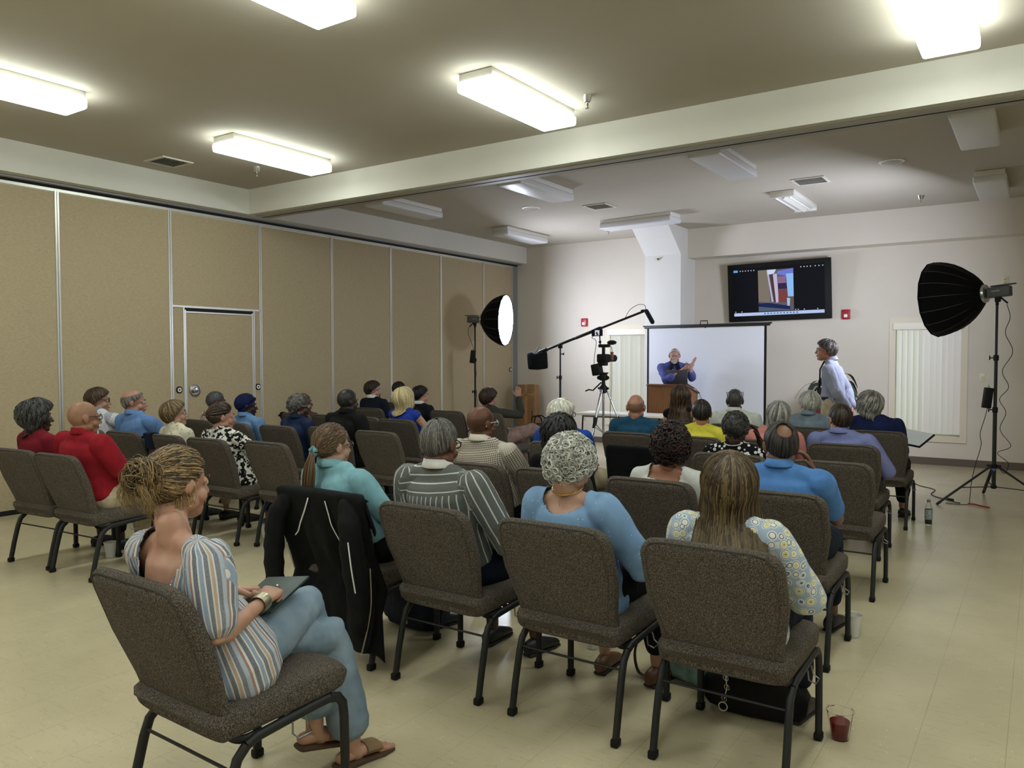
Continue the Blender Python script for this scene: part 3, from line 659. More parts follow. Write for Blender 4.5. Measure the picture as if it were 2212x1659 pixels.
FLOORCORD = [(-1.45, 10.9, .005), (-1.30, 10.82, .005), (-1.20, 10.62, .005), (-1.02, 10.40, .005), (-1.02, 10.05, .005), (-.93, 9.85, .005), (-.80, 9.72, .005), (-.74, 9.62, .005), (-.70, 9.60, .005)]
cord('floor_cable', FLOORCORD, 'thin black cable curving across the floor to the light stand', r=.005)
tag(obj('cable_plug', [rbox((-.80, 9.72, .014), (.075, .03, .026), .008, rot=rotz(-.7))], BLACK), 'black inline plug on the floor cable', 'plug')
tag(obj('cable_tie', [sweep(spline([(-.62, 9.58, .008), (-.56, 9.56, .012), (-.50, 9.50, .010), (-.42, 9.47, .006)], 4), [(.008, .003)]*13, n=6, side=(0, 0, 1))], mat('red cable tie', 'a02a22', .6)), 'short red cable tie at the foot of the right light stand', 'cable tie')
tag(obj('blue_tag', [prism([(0, -.03), (.022, 0), (0, .035), (-.022, 0)], (0, -.003, 0), (x, y-.022, .375))], mat('blue tag', '4b5a9c', .6)), 'small blue tag tied to the right light stand', 'tag')
x, y = SBL[0], SBL[1]
cord('power_cable', [(x-.02, y-.10, 2.12), (x-.06, y-.12, 2.0), (x-.03, y-.08, 1.85), (x+.02, y-.06, 1.72)], 'short black cable behind the glowing softbox lamp')
cord('power_cable', [(x+.02, y-.05, 1.46), (x+.06, y-.05, 1.3), (x+.04, y-.06, 1.1), (x+.08, y-.06, .9), (x+.10, y-.05, .6), (x+.06, y-.04, .3), (x+.12, y-.04, .02)], 'black cable down the left light stand')
# boom microphone
bx, by = -6.19, 10.5
t = thing('boom_stand', 'black stand carrying the long microphone boom', 'microphone stand', (bx, by, 0)); tripod_stand(t, 1.72, hub=.45, foot=.5, rot=.4)
obj('boom_clamp', [rbox((0, 0, 1.74), (.06, .05, .07), .01), sweep([(.02, -.03, 1.62), (.07, -.03, 1.62)], .008), ell((.075, -.03, 1.62), (.012, .012, .02))], BLACK, t)
b0, b1 = A((-.385, .02, 1.655-.005)), A((1.42, -.02, 2.235)); bd = (b1-b0)/np.linalg.norm(b1-b0)
obj('boom_arm', [sweep([b0, b0+bd*.75], .021, n=12)], METAL, t); obj('boom_arm', [sweep([b0+bd*.70, b0+bd*1.15], .024, n=12), sweep([b0+bd*1.10, b1-bd*.02], .017, n=12)], METAL, t)
obj('grip', [sweep([b0-bd*.01, b0+bd*.13], .031, n=12)], BLACK, t); obj('joint', [sweep([b0+bd*1.04, b0+bd*1.13], .031, n=12)], BLACK, t)
mt = thing('shotgun_microphone', 'black shotgun microphone hanging at the boom tip', 'microphone', (bx+1.44, by-.02, 2.24))
obj('foam_cover', [sweep([(.02, -.02, -.01), (.14, -.08, -.17)], .032, n=14)], mat('black foam', '0a0a0a', .95, bump=.5, bscale=300), mt); obj('shock_mount', [sweep([(-.06, 0, 0), (.02, -.01, .0)], .018, n=10)], BLACK, mt)
obj('cable', [sweep(spline([(.0, 0, .02), (-.02, 0, .08), (-.12, 0, .09), (-.25, 0, .02), (-.33, 0, -.10)], 6), .004, n=6)], BLACK, mt)
sb = thing('sandbag', 'dark sandbag hanging from the low end of the boom', 'sandbag', (bx-.43, by+.02, 1.51))
obj('bag', [sweep([(-.155, 0, 0), (-.11, 0, .005), (0, 0, -.008), (.11, 0, .012), (.155, 0, .015)], [(.135, .03), (.142, .05), (.132, .06), (.14, .05), (.135, .028)], n=24, side=(0, 0, 1), p=4)], cloth('sandbag nylon', '15171d', .2), sb)
obj('handle', [sweep([(-.07, 0, .12), (-.01, 0, .165), (.06, 0, .13)], .007), sweep([(-.01, 0, .16), (0, 0, .20), (.03, 0, .22)], .006)], mat('pale webbing', '5a5a5c', .6), sb)
# camera on a silver tripod
cx_, cy_ = -5.13, 9.90
t = thing('camera_tripod', 'silver tripod with a black head left of the lectern', 'tripod', (cx_, cy_, 0)); SIL = mat('silver tube', 'c4c6c8', .25, .9)
for k in range(3):
    a = R(25)+k*R(120); d = A((math.cos(a), math.sin(a), 0)); lg = obj('leg', [sweep([d*.04+A((0, 0, 1.13)), d*.24+A((0, 0, .62))], [(.018, .012)]*2, n=12, side=tuple(np.cross(d, (0, 0, 1))))], SIL, t)
    obj('lower_leg', [sweep([d*.235+A((0, 0, .63)), d*.46+A((0, 0, .02))], .009, n=10)], SIL, lg); obj('leg_clamp', [sweep([d*.205+A((0, 0, .72)), d*.25+A((0, 0, .60))], .020, n=10)], BLACK, lg)
    obj('brace', [sweep([A((0, 0, .50)), d*.23+A((0, 0, .60))], .007, n=8)], SIL, t)
obj('centre_column', [sweep([(0, 0, .48), (0, 0, 1.22)], .016, n=14)], SIL, t)
obj('shoulder', [lathe([(.03, 1.06), (.055, 1.08), (.055, 1.15), (.03, 1.18), (.022, 1.25)]), sweep([(-.07, 0, 1.13), (.07, 0, 1.13)], .018)], BLACK, t)
obj('fluid_head', [rbox((0, 0, 1.29), (.09, .09, .10), .015), sweep([(-.07, 0, 1.28), (.06, 0, 1.28)], .03), rbox((-.01, 0, 1.345), (.12, .12, .02), .005)], BLACK, t)
obj('pan_handle', [sweep([(-.03, -.02, 1.21), (-.14, -.05, 1.10), (-.20, -.06, 1.11), (-.245, -.07, 1.09)], .010)], BLACK, t)
c = thing('video_camera', 'black video camera rig with a small monitor and furry microphone', 'camera', (cx_, cy_, 1.355))
obj('battery_plate', [rbox((-.09, -.02, .04), (.13, .12, .16), .012, rot=roty(-.2))], BLACK, c); obj('body', [rbox((0, 0, .20), (.16, .13, .12), .02)], BLACK, c); obj('cage', [rbox((-.01, 0, .12), (.12, .10, .05), .01), sweep([(0, 0, .25), (0, 0, .36)], .024)], BLACK, c)
obj('lens', [lathe([(.045, 0), (.05, .02), (.05, .13), (.042, .14), (.042, .12), (0, .12)], (.04, .06, .20), axis=(.35, .93, 0))], BLACK, c)
obj('top_handle', [rbox((.01, 0, .375), (.17, .05, .045), .012)], BLACK, c); obj('microphone', [ell((.13, .0, .42), (.075, .035, .033))], mat('furry windshield', '101010', .98, bump=1, bscale=260), c)
mo = obj('monitor', [rbox((-.085, -.03, .56), (.17, .02, .095), .006)], BLACK, c); obj('monitor_arm', [sweep([(-.05, 0, .38), (-.05, -.02, .51)], .009), ell((-.05, -.01, .43), (.02, .02, .02))], BLACK, c)
obj('monitor_picture', [bb(-.115, -.0412, .525, -.045, -.0405, .595)], emit('monitor white', 'd8dcf0', .45), mo, smooth=False); obj('monitor_figure', [ell((-.085, -.0415, .555), (.016, .0012, .018)), box((-.075, -.0418, .538), (.03, .001, .022))], emit('monitor dark', '34343c', .5), mo)
obj('wooden_grip', [rbox((.135, 0, .23), (.035, .04, .125), .01)], mat('reddish wood', '7a4436', .5), c)
obj('rig_cable', [sweep(spline([(-.13, -.03, .52), (-.17, -.03, .49), (-.10, -.03, .44), (-.13, -.02, .25), (-.14, -.02, .10)], 5), .004, n=6), sweep(spline([(.06, 0, .40), (.12, 0, .36), (.135, 0, .30)], 5), .004, n=6)], BLACK, c)
cord('camera_cable', [(cx_+.13, cy_, 1.53), (cx_+.13, cy_, 1.2), (cx_+.11, cy_, .8), (cx_+.10, cy_, .4), (cx_+.08, cy_, .02)], 'thin black cable hanging from the camera rig to the floor')

# ------------------------------------------------------------------ projection screen, lectern, table, box
SC = thing('projection_screen', 'white tripod projection screen behind the lectern', 'projection screen', (-4.36, 11.78, 0), math.atan2(-.20, 2.0))
obj('fabric', [bb(-.965, -.004, .60, .965, 0, 2.02)], mat('screen white', 'd8dae0', .75), SC, smooth=False)
for s in (-1, 1): obj('fabric_border', [bb(s*.965, -.005, .58, s*1.0, .001, 2.03)], BLACK, SC, smooth=False)
obj('case', [rbox((0, .0, 2.055), (2.10, .05, .05), .012)], METAL, SC); obj('case_cap', [sweep([(-1.07, 0, 2.07), (1.07, 0, 2.07)], .011)], BLACK, SC)
obj('bottom_bar', [rbox((0, 0, .56), (2.0, .045, .07), .01)], BLACK, SC)
obj('handle', [sweep([(-.06, 0, 2.08), (-.06, 0, 2.13), (.06, 0, 2.13), (.06, 0, 2.08)], .008, n=8)], BLACK, SC)
obj('stand_pole', [sweep([(0, .05, .20), (0, .05, 2.06)], .014)], METAL, SC)
for k in range(3):
    a = R(90)+k*R(120); obj('leg', [sweep([(0, .05, .45), (.45*math.cos(a), .05+.40*math.sin(a), .012)], .011, n=8)], METAL, SC)
WD = m_wood('oak veneer', '85572c', '583616'); WD2 = m_wood('oak edge', '6e4527', '55321b')
LC = thing('lectern', 'oak lectern with a sloping top in front of the screen', 'lectern', (-4.63, 10.98, 0), R(-4))
obj('front_panel', [bb(-.30, -.02, .02, .30, 0, 1.155)], WD, LC, smooth=False)
for s in (-1, 1): obj('side_panel', [prism([(0, .02), (.42, .02), (.42, 1.03), (0, 1.155)], (.02, 0, 0), (s*.30-(.02 if s > 0 else 0), 0, 0), (0, 1, 0), (0, 0, 1))], WD, LC, smooth=False)
obj('top', [prism([(-.035, 1.156), (.0, 1.166), (.44, 1.036), (.44, 1.016), (0, 1.146), (-.035, 1.140)], (.65, 0, 0), (-.325, 0, 0), (0, 1, 0), (0, 0, 1))], WD2, LC, smooth=False)
obj('base', [bb(-.31, -.03, 0, .31, .44, .03)], WD2, LC, smooth=False)
LT = thing('laptop', 'dark laptop open on the lectern', 'laptop', (-4.52, 11.12, 1.135), R(-4))
sl_ = math.atan2(-.13, .44)
obj('base', [rbox((0, .11, .0), (.34, .23, .016), .004, rot=rotx(sl_))], mat('laptop grey', '47474a', .45), LT); obj('lid', [rbox((0, -.02, .130), (.34, .008, .225), .004, rot=rotx(.12))], mat('laptop lid', '434248', .4, .2), LT)
cord('laptop_cable', [(-4.31, 11.15, 1.12), (-4.24, 11.14, 1.10), (-4.14, 11.12, .95), (-4.04, 11.12, .70), (-3.98, 11.12, .4), (-3.92, 11.12, .01)], 'black cable looping down from the right of the lectern')
cord('laptop_cable', [(-4.30, 11.20, 1.06), (-4.22, 11.2, .98), (-4.12, 11.2, .86), (-4.06, 11.2, .66), (-4.0, 11.2, .3), (-3.96, 11.2, .01)], 'second thinner cable falling from the lectern', m=mat('grey cable', '55585c', .5), r=.003)
TB = thing('folding_table', 'white folding table behind the tripod', 'table', (-5.08, 10.50, 0), R(2))
obj('tabletop', [rbox((0, 0, .725), (1.40, .50, .035), .010)], WHITE, TB)
for s in (-1, 1):
    for q in (-.19, .19): obj('leg', [sweep([(s*.60, q, .71), (s*.63, q, .012)], .012, n=10)], METAL, TB)
    obj('leg_brace', [sweep([(s*.62, -.19, .25), (s*.62, .19, .25)], .009, n=8)], METAL, TB)
obj('apron', [bb(-.6, -.21, .68, .6, -.19, .707)], mat('table underframe', '6c6c6c', .5), TB, smooth=False)
CB = thing('cardboard_box', 'long cardboard box standing in the far left corner', 'box', (-7.98, 12.35, 0), R(8))
CBM = mat('cardboard', '8d6b46', .9, var=.06); cbr = roty(-.045) @ rotx(-.10)
obj('carton', [xf(rbox((0, 0, .53), (.36, .20, 1.05), .004), cbr)], CBM, CB)
obj('packing_tape', [xf(box((0, -.1015, .53), (.055, .002, 1.04)), cbr), xf(box((0, -.1015, .86), (.362, .002, .05)), cbr), xf(box((0, -.1015, .20), (.362, .002, .06)), cbr)], mat('brown tape', 'a88257', .35), CB)
obj('printed_marks', [xf(box((.13, -.1022, .38+i*.022), (.025, .001, .014)), cbr) for i in range(9)], mat('print black', '2a211a', .8), CB)
# equipment bags by the corner
def bag(name, loc, s, c, label, rz=0, cat='bag', handles=True):
    t = thing(name, label, cat, loc, rz); mm = cloth('bag '+c, c, .25, .7)
    obj('body', [sweep([(-s[0]/2, 0, s[2]*.46), (-s[0]*.42, 0, s[2]*.48), (0, 0, s[2]*.5), (s[0]*.42, 0, s[2]*.48), (s[0]/2, 0, s[2]*.46)], [(s[2]*.38, s[1]*.38), (s[2]*.46, s[1]*.48), (s[2]*.5, s[1]*.5), (s[2]*.46, s[1]*.48), (s[2]*.38, s[1]*.38)], n=22, side=(0, 0, 1), p=3.2)], mm, t)
    if handles:
        for q in (-1, 1): obj('handle', [sweep(spline([(-s[0]*.22, q*s[1]*.2, s[2]*.9), (-s[0]*.15, q*s[1]*.25, s[2]*1.25), (s[0]*.15, q*s[1]*.25, s[2]*1.25), (s[0]*.22, q*s[1]*.2, s[2]*.9)], 5), [(.012, .004)]*16, n=8, side=(0, 0, 1))], mm, t)
    return t
bag('equipment_bag', (-7.30, 11.62, 0), (.48, .32, .42), '0d0f10', 'black equipment bag right of the cardboard box', R(10))
bag('equipment_bag', (-8.0, 11.35, 0), (.55, .30, .36), '101214', 'black equipment bag behind the woman with a raised hand', R(-15))
bag('duffel_bag', (-6.95, 11.12, 0), (.50, .30, .30), '173036', 'dark teal bag on the floor by the left corner', R(30))
# plant with red wrapped pot
RC = thing('draped_stand', 'round stand draped in red cloth behind the standing man', 'plant stand', (-2.52, 12.0, 0)); rnd = random.Random(7)
V_, F_ = lathe([(.40, 0), (.36, .2), (.31, .5), (.27, .72), (.25, .80), (.23, .825), (0, .83)], n=64)
an = np.arctan2(V_[:, 1], V_[:, 0]); V_[:, :2] *= (1+.06*np.sin(an*11)*np.clip(.83-V_[:, 2], 0, 1))[:, None]
obj('cloth', (V_, F_), cloth('red cloth', 'b01424', .15), RC)
PT = thing('potted_plant', 'dark plant with drooping strap leaves on the red draped stand', 'plant', (-2.52, 12.0, .83))
obj('pot', [lathe([(.11, 0), (.15, .17), (.155, .19), (.14, .18), (0, .17)], n=26)], mat('dark pot', '2c2622', .5), PT)
LEAF = mat('dark leaf', '1d3320', .35, var=.3)
obj('stem', [sweep([(0, 0, .15), (.01, 0, .36)], .02)], mat('stem', '4a5a34', .7), PT)
for k in range(26):
    a = k*2.4+rnd.uniform(-.3, .3); L_ = rnd.uniform(.38, .60); up = rnd.uniform(.04, .24); z0 = .20+.16*rnd.random(); P_ = []; Q_ = []
    for i in range(9):
        q = i/8; rr = L_*(q*(1-.15*q)); z = z0+up*math.sin(q*2.2)*1.0-.30*q**2.6*(1.2-up*2); P_.append((math.cos(a)*rr, math.sin(a)*rr, z)); Q_.append((max(.004, .050*math.sin(math.pi*min(1, q*.92+.06))**.8), .0025))
    obj('leaf', [sweep(P_, Q_, n=8, side=(-math.sin(a), math.cos(a), 0), round_=0)], LEAF, PT)

# ------------------------------------------------------------------ small things on the floor
def cup(loc, label, r=.042, h=.115, liquid=None, lvl=.5, frosted=True):
    t = thing('plastic_cup', label, 'cup', loc); m = mat('frosted cup', 'ececE8'.lower(), .4, **{'Transmission_Weight': .45}) if frosted else m_clear('clear cup', 'ffffff', .02)
    obj('cup', [lathe([(r*.68, .002), (r*.985, h-.004), (r*1.05, h-.002), (r*1.05, h+.002), (r*.98, h), (r*.95, h-.008), (r*.64, .005), (0, .005)], n=28, cap=False), lathe([(0, .0015), (r*.68, .002)], n=28, cap=False)], m, t)
    if liquid:
        r1 = r*(.64+.31*lvl); obj('drink', [lathe([(0, .007), (r*.61, .007), (r1-.002, h*lvl), (0, h*lvl)], n=28)], liquid, t)
TEA = NT('red tea'); TEA.set(Roughness=.05); TEA.b.inputs['Transmission Weight'].default_value = .55; TEA.b.inputs['IOR'].default_value = 1.33; TEA.col('7a1a18'); TEA = TEA.m
PEA = mat('pale pink drink', 'd8a592', .2)
cup((-.665, 3.40, 0), 'clear plastic cup of red tea on the floor at the bottom right', .052, .118, TEA, .62, False)
cup((-.855, 4.70, 0), 'frosted cup of pale drink by the chair leg of the blue polo', .046, .125, PEA, .5)
cup((-5.60, 4.44, 0), 'empty frosted cup on the floor under the floral blouse woman', .045, .115)
cup((-6.08, 3.32, 0), 'empty frosted cup under the bald man in red', .048, .12)
cup((-2.95, 4.02, 0), 'cup with a little orange drink left of the black shoes under the striped shirt man', .045, .12, mat('orange dregs', 'c06a30', .3), .18)
cup((-1.99, 3.72, 0), 'cup beside the chair leg between the striped shirt and the curly white hair', .045, .12, mat('orange dregs', 'c06a30', .3), .2)
t = thing('soda_bottle', 'half empty plastic soda bottle on the floor at the right', 'bottle', (-.852, 8.21, 0))
obj('bottle', [lathe([(.024, 0), (.031, .008), (.033, .04), (.032, .10), (.033, .15), (.030, .17), (.014, .205), (.013, .225), (.012, .225), (.012, .205), (.028, .168), (.031, .15), (.030, .04), (.028, .010), (0, .008)], n=26, cap=False)], m_clear('clear bottle', 'f6f8f6', .03), t)
obj('cap', [lathe([(.0155, .215), (.0155, .235), (.014, .238), (0, .238)], n=20)], mat('grey bottle cap', '6a6a60', .5), t)
obj('label', [lathe([(.0335, .055), (.034, .06), (.034, .145), (.0335, .15)], n=26, cap=False)], mat('grey green label', '7f8b88', .5, var=.3, vscale=60), t)
obj('soda', [lathe([(0, .010), (.0275, .012), (.0295, .04), (.0293, .050), (0, .050)], n=24)], mat('dark soda', '120a06', .1), t)
# handbags
b = bag('handbag', (-1.33, 3.60, 0), (.42, .17, .26), '7d9a97', 'pale teal handbag under the chair of the highlighted brown hair', R(-12), 'handbag', False)
obj('strap', [sweep(spline([(-.19, -.02, .20), (-.27, -.10, .20), (-.31, -.12, .11), (-.27, -.14, .02), (-.19, -.13, .03), (-.17, -.10, .12)], 6), [(.011, .003)]*31, n=8, side=(0, 1, 0))], mat('brown leather strap', '3a2924', .5), b)
b = bag('handbag', (-1.02, 3.42, 0), (.34, .16, .20), '0f0f12', 'black handbag with chrome clips under the nearest right chair', R(5), 'handbag')
ch_ = [(-.10, -.095, .22), (-.105, -.10, .18), (-.10, -.10, .14), (-.11, -.105, .09)]
obj('chain_clip', [lathe([(.010, -.002), (.014, -.002), (.014, .002), (.010, .002), (.010, -.002)], p_, axis=(.3, 1, .2), n=14, cap=False) for p_ in ch_]+[sweep(ch_, .0035, n=6), lathe([(.016, -.002), (.021, -.002), (.021, .002), (.016, .002), (.016, -.002)], (-.115, -.105, .055), axis=(0, 1, 0), n=18, cap=False)], CHROME, b)
b = bag('handbag', (-3.02, 3.45, 0), (.34, .20, .30), '1c2334', 'navy handbag under the chair with the black jacket', R(0), 'handbag')
obj('metal_ring', [lathe([(.018, -.003), (.024, -.003), (.024, .003), (.018, .003), (.018, -.003)], (.02, -.11, .07), axis=(.2, 1, 0), n=20, cap=False), sweep([(.03, -.11, .09), (.07, -.115, .16)], .004)], CHROME, b)
t = thing('tablet_board', 'white tablet with a black rim beyond the right front seat', 'tablet', (-1.02, 8.30, .80), R(-12))
t.rotation_euler = (R(14), R(8), R(-12))
obj('rim', [rbox((0, 0, 0), (.30, .38, .018), .008)], BLACK, t); obj('board', [rbox((0, 0, .010), (.275, .355, .004), .001)], mat('white board', 'e8edf4', .3), t)
# ------------------------------------------------------------------ people
def fnoise(V, freq, seed, octs=3):
    rs = np.random.RandomState(seed); out = np.zeros(len(V)); amp = 1
    for o in range(octs):
        for _ in range(3):
            k = rs.normal(size=3); k = k/np.linalg.norm(k)*freq*(2**o)*rs.uniform(.7, 1.3); out += amp*np.sin(V@k+rs.uniform(0, 6.28)+1.5*np.sin(V@(k[[1, 2, 0]])*.6))
        amp *= .5
    return out/3
def union(parts, voxel, smooth=4, factor=.5):
    me = bpy.data.meshes.new('tmp'); V, Fc = join(parts); me.from_pydata(V.tolist(), [], Fc); o = bpy.data.objects.new('tmp', me); COL.objects.link(o)
    md = o.modifiers.new('r', 'REMESH'); md.mode = 'VOXEL'; md.voxel_size = voxel; md.adaptivity = 0
    if smooth: md = o.modifiers.new('s', 'SMOOTH'); md.factor = factor; md.iterations = smooth
    dg = bpy.context.evaluated_depsgraph_get(); dg.update(); ev = o.evaluated_get(dg); m2 = ev.to_mesh()
    n = len(m2.vertices); co = np.empty(n*3); m2.vertices.foreach_get('co', co); nr = np.empty(n*3); m2.vertices.foreach_get('normal', nr)
    li = np.empty(len(m2.loops), np.int32); m2.loops.foreach_get('vertex_index', li); ls = np.empty(len(m2.polygons), np.int32); m2.polygons.foreach_get('loop_start', ls)
    faces = [tuple(int(q) for q in a) for a in np.split(li, ls[1:])]
    ev.to_mesh_clear(); bpy.data.objects.remove(o); bpy.data.meshes.remove(me)
    return co.reshape(-1, 3), faces, nr.reshape(-1, 3)
def cut_faces(V, Fc, keep):
    k = keep(V); f = [q for q in Fc if all(k[i] for i in q)]; used = np.zeros(len(V), bool)
    for q in f: used[list(q)] = True
    idx = np.cumsum(used)-1; return V[used], [tuple(int(idx[i]) for i in q) for q in f], used
def nrm(v): v = A(v); return v/(np.linalg.norm(v)+1e-9)

def hand(W, d, n, thumb, curl=.35, s=1.0, spread=.06, tcurl=.3, curls=None):
    """W wrist, d hand direction, n back-of-hand normal, thumb: +1/-1 side along cross(d,n)"""
    d = nrm(d); n = nrm(A(n)-d*(A(n)@d)); x = np.cross(d, n)*thumb; W = A(W); out = []
    out.append(sweep([W-d*.02*s, W+d*.015*s, W+d*.05*s, W+d*.088*s], [(.026*s, .019*s), (.029*s, .018*s), (.041*s, .0155*s), (.040*s, .012*s)], n=14, side=x, p=2.5))
    for i, (o, L_) in enumerate(((.030, .072), (.0105, .080), (-.0095, .074), (-.029, .058))):
        p = W+d*(.085-(.006 if i == 3 else 0)-(.003 if i == 0 else 0))*s+x*o*s; a = (curls[i] if curls else curl*(1+.12*i)); dd = d+x*spread*(1.5-i)*.7; pts = [p-d*.012*s, p]; r = [.0095*s, .0095*s]; ang = 0
        for k, fr in enumerate((.45, .31, .24)):
            ang += a*(.8 if k == 0 else 1.05); dirv = nrm(dd)*math.cos(ang)-n*math.sin(ang); p = p+dirv*L_*fr*s; pts.append(p); r.append((.0088, .0080, .0068)[k]*s)
        out.append(sweep(pts, r, n=9, side=x, round_=2))
    p = W+d*.022*s+x*.024*s; td = nrm(d*.62+x*.72-n*.25); pts = [p-td*.01*s, p]; r = [.014*s, .0135*s]
    for k, L_ in enumerate((.036, .032, .026)):
        td = nrm(td+d*tcurl*.5*k-x*tcurl*.45*k-n*.08*k); p = p+td*L_*s; pts.append(p); r.append((.0115, .0098, .0082)[k]*s)
    out.append(sweep(pts, r, n=9, side=n, round_=2)); return out

HAIR_C = A((0, -.012, .030)); HR = A((.0790, .1000, .0970)); POLE = nrm((0, -.26, .966)); EF = nrm((0, .966, .26)); ER = A((1, 0, 0))
def hdir(a, th): return np.sin(th)*(math.cos(a)*EF+math.sin(a)*ER)+np.cos(th)*POLE
def hpt(a, th, off=0):
    d = hdir(a, th); t = 1/np.linalg.norm(d/HR); return HAIR_C+d*(t+off)
def interp_a(a, tab):
    aa = abs((a+math.pi) % (2*math.pi)-math.pi); return np.interp(math.degrees(aa), [0, 50, 90, 130, 180], tab)
def head_parts():
    p = [ell((0, -.012, .028), (.0755, .0965, .0925), 22, 16), ell((0, .022, -.032), (.060, .070, .080), 18, 14), ell((0, .045, -.078), (.043, .042, .038), 16, 12), ell((0, .070, -.094), (.021, .019, .018), 12, 8),
         ell((0, .060, .012), (.056, .036, .020), 16, 8), sweep([(0, .082, .012), (0, .096, -.010), (0, .106, -.030)], [.008, .010, .0125], n=10), ell((-.011, .094, -.034), (.009, .010, .008), 8, 6), ell((.011, .094, -.034), (.009, .010, .008), 8, 6),
         ell((0, .086, -.058), (.022, .012, .0065), 12, 6), ell((0, .083, -.069), (.019, .012, .0065), 12, 6)]
    for s in (-1, 1):
        p += [ell((s*.044, .050, -.035), (.022, .026, .024), 12, 8), ell((s*.050, .000, -.058), (.022, .040, .026), 12, 8),
              ell((s*.0745, -.012, -.004), (.012, .016, .026), 10, 8), ell((s*.082, -.018, .004), (.0085, .020, .027), 14, 10, rot=rotz(-s*.35)), ell((s*.078, -.010, -.022), (.008, .010, .012), 8, 8)]
    return p
def locks(n, th1, hang=None, th0=(0, .8), r=.0035, wave=0, wf=60, vol=.0, seed=0, seg=7, a_rng=None, off=.002, tmin=0, out=.01, flat=.6, tuck=0, part=0, start=None):
    rnd = random.Random(seed); V = []; Fc = []; rn = []; base = 0
    for i in range(n):
        a = rnd.uniform(-math.pi, math.pi) if a_rng is None else rnd.uniform(*a_rng); te = R(interp_a(a, th1)); t0 = max(R(tmin), te*rnd.uniform(*th0)) if start is None else start(a, rnd); 
        if t0 >= te*.97: continue
        o = off+rnd.uniform(0, .006)+vol; pts = []; sw = rnd.uniform(-.12, .12)
        for k in range(seg):
            q = k/(seg-1); th = t0+(te-t0)*q; pts.append(hpt(a+sw*q, th, o*(.6+.4*q)+vol*math.sin(math.pi*min(1, th/2.2))*.6))
        if hang:
            L_ = hang(a, rnd)
            if L_ > .005:
                p = pts[-1]; d = p-pts[-2]; d = nrm(d); h = nrm(A((p[0], p[1]+.01, 0))); m = max(3, int(L_/.028))
                for k in range(1, m+1):
                    q = k/m; d = nrm(d*.5+A((0, 0, -1))*.6+h*out*(1-2.0*q*tuck)*3*.3); p = p+d*(L_/m); p2 = p.copy()
                    if p2[2] < -.13: p2[1] = min(p2[1], -.088-.088*min(1, (-.13-p2[2])/.10)) if p2[1] < .03 else p2[1]
                    pts.append(p2)
        if wave:
            ph = rnd.uniform(0, 6.28); s0 = 0
            for k in range(1, len(pts)):
                s0 += np.linalg.norm(pts[k]-pts[k-1]); h = nrm(pts[k]-HAIR_C); t = nrm(np.cross(h, (0, 0, 1))+1e-3); pts[k] = pts[k]+t*wave*math.sin(s0*wf+ph)+h*wave*.7*math.cos(s0*wf*.9+ph)
        rr = [r*HF[0]*(.75+.5*rnd.random())]*len(pts); N = len(pts); rad = [(rr[k]*1.9*(1-.75*max(0, (k/(N-1)-.6)/.4)), rr[k]*flat*(1-.7*max(0, (k/(N-1)-.6)/.4))) for k in range(N)]
        hh = nrm(np.cross(nrm(pts[N//2]-HAIR_C), pts[-1]-pts[0])+1e-4)
        v, f = sweep(pts, rad, n=5, side=hh, round_=0); V.append(v); Fc += [tuple(q+base for q in g) for g in f]; base += len(v); rn += [rnd.random()]*len(v)
    return V, Fc, rn
def cap(th1, scale=1.0, tmin=0, n=40, m=16, rough=.0015, vol=0, seed=1):
    V = []; rnd = random.Random(seed)
    for i in range(m+1):
        for j in range(n):
            a = 2*math.pi*j/n-math.pi; te = R(interp_a(a, th1)); t = R(tmin)+(te-R(tmin))*i/m; e = 1-(i/m)**6
            V.append(hpt(a, t, .003*e-.006*(1-e)+vol*e*(.6+.4*math.sin(min(t, 3)))+rnd.uniform(-rough, rough)))
    F_ = [(i*n+j, (i+1)*n+j, (i+1)*n+(j+1) % n, i*n+(j+1) % n) for i in range(m) for j in range(n)]
    return A(V), F_
def curls(n, th1, seed=0, R_=.013, r=.0030, turns=1.6, off=.008, vol=.012, th0=0):
    rnd = random.Random(seed); V = []; Fc = []; rn = []; base = 0
    for i in range(n):
        a = rnd.uniform(-math.pi, math.pi); te = R(interp_a(a, th1)); th = math.acos(1-(1-math.cos(te))*rnd.uniform(th0, 1)); c = hpt(a, th, off+vol*rnd.random()); h = nrm(c-HAIR_C)
        t = nrm(np.cross(h, (rnd.gauss(0, 1), rnd.gauss(0, 1), rnd.gauss(0, 1)))); b = np.cross(h, t); R2 = R_*rnd.uniform(.6, 1.25); pts = []
        for k in range(13):
            g = k/12*turns*2*math.pi; pts.append(c+t*R2*math.cos(g)+b*R2*math.sin(g)+h*(k/12-.5)*R2*.8+t*.0)
        v, f = sweep(pts, [r*(1-.6*abs(k/12-.5)) for k in range(13)], n=5, round_=0); V.append(v); Fc += [tuple(q+base for q in g) for g in f]; base += len(v); rn += [rnd.random()]*len(v)
    return V, Fc, rn
HF = [1.0]
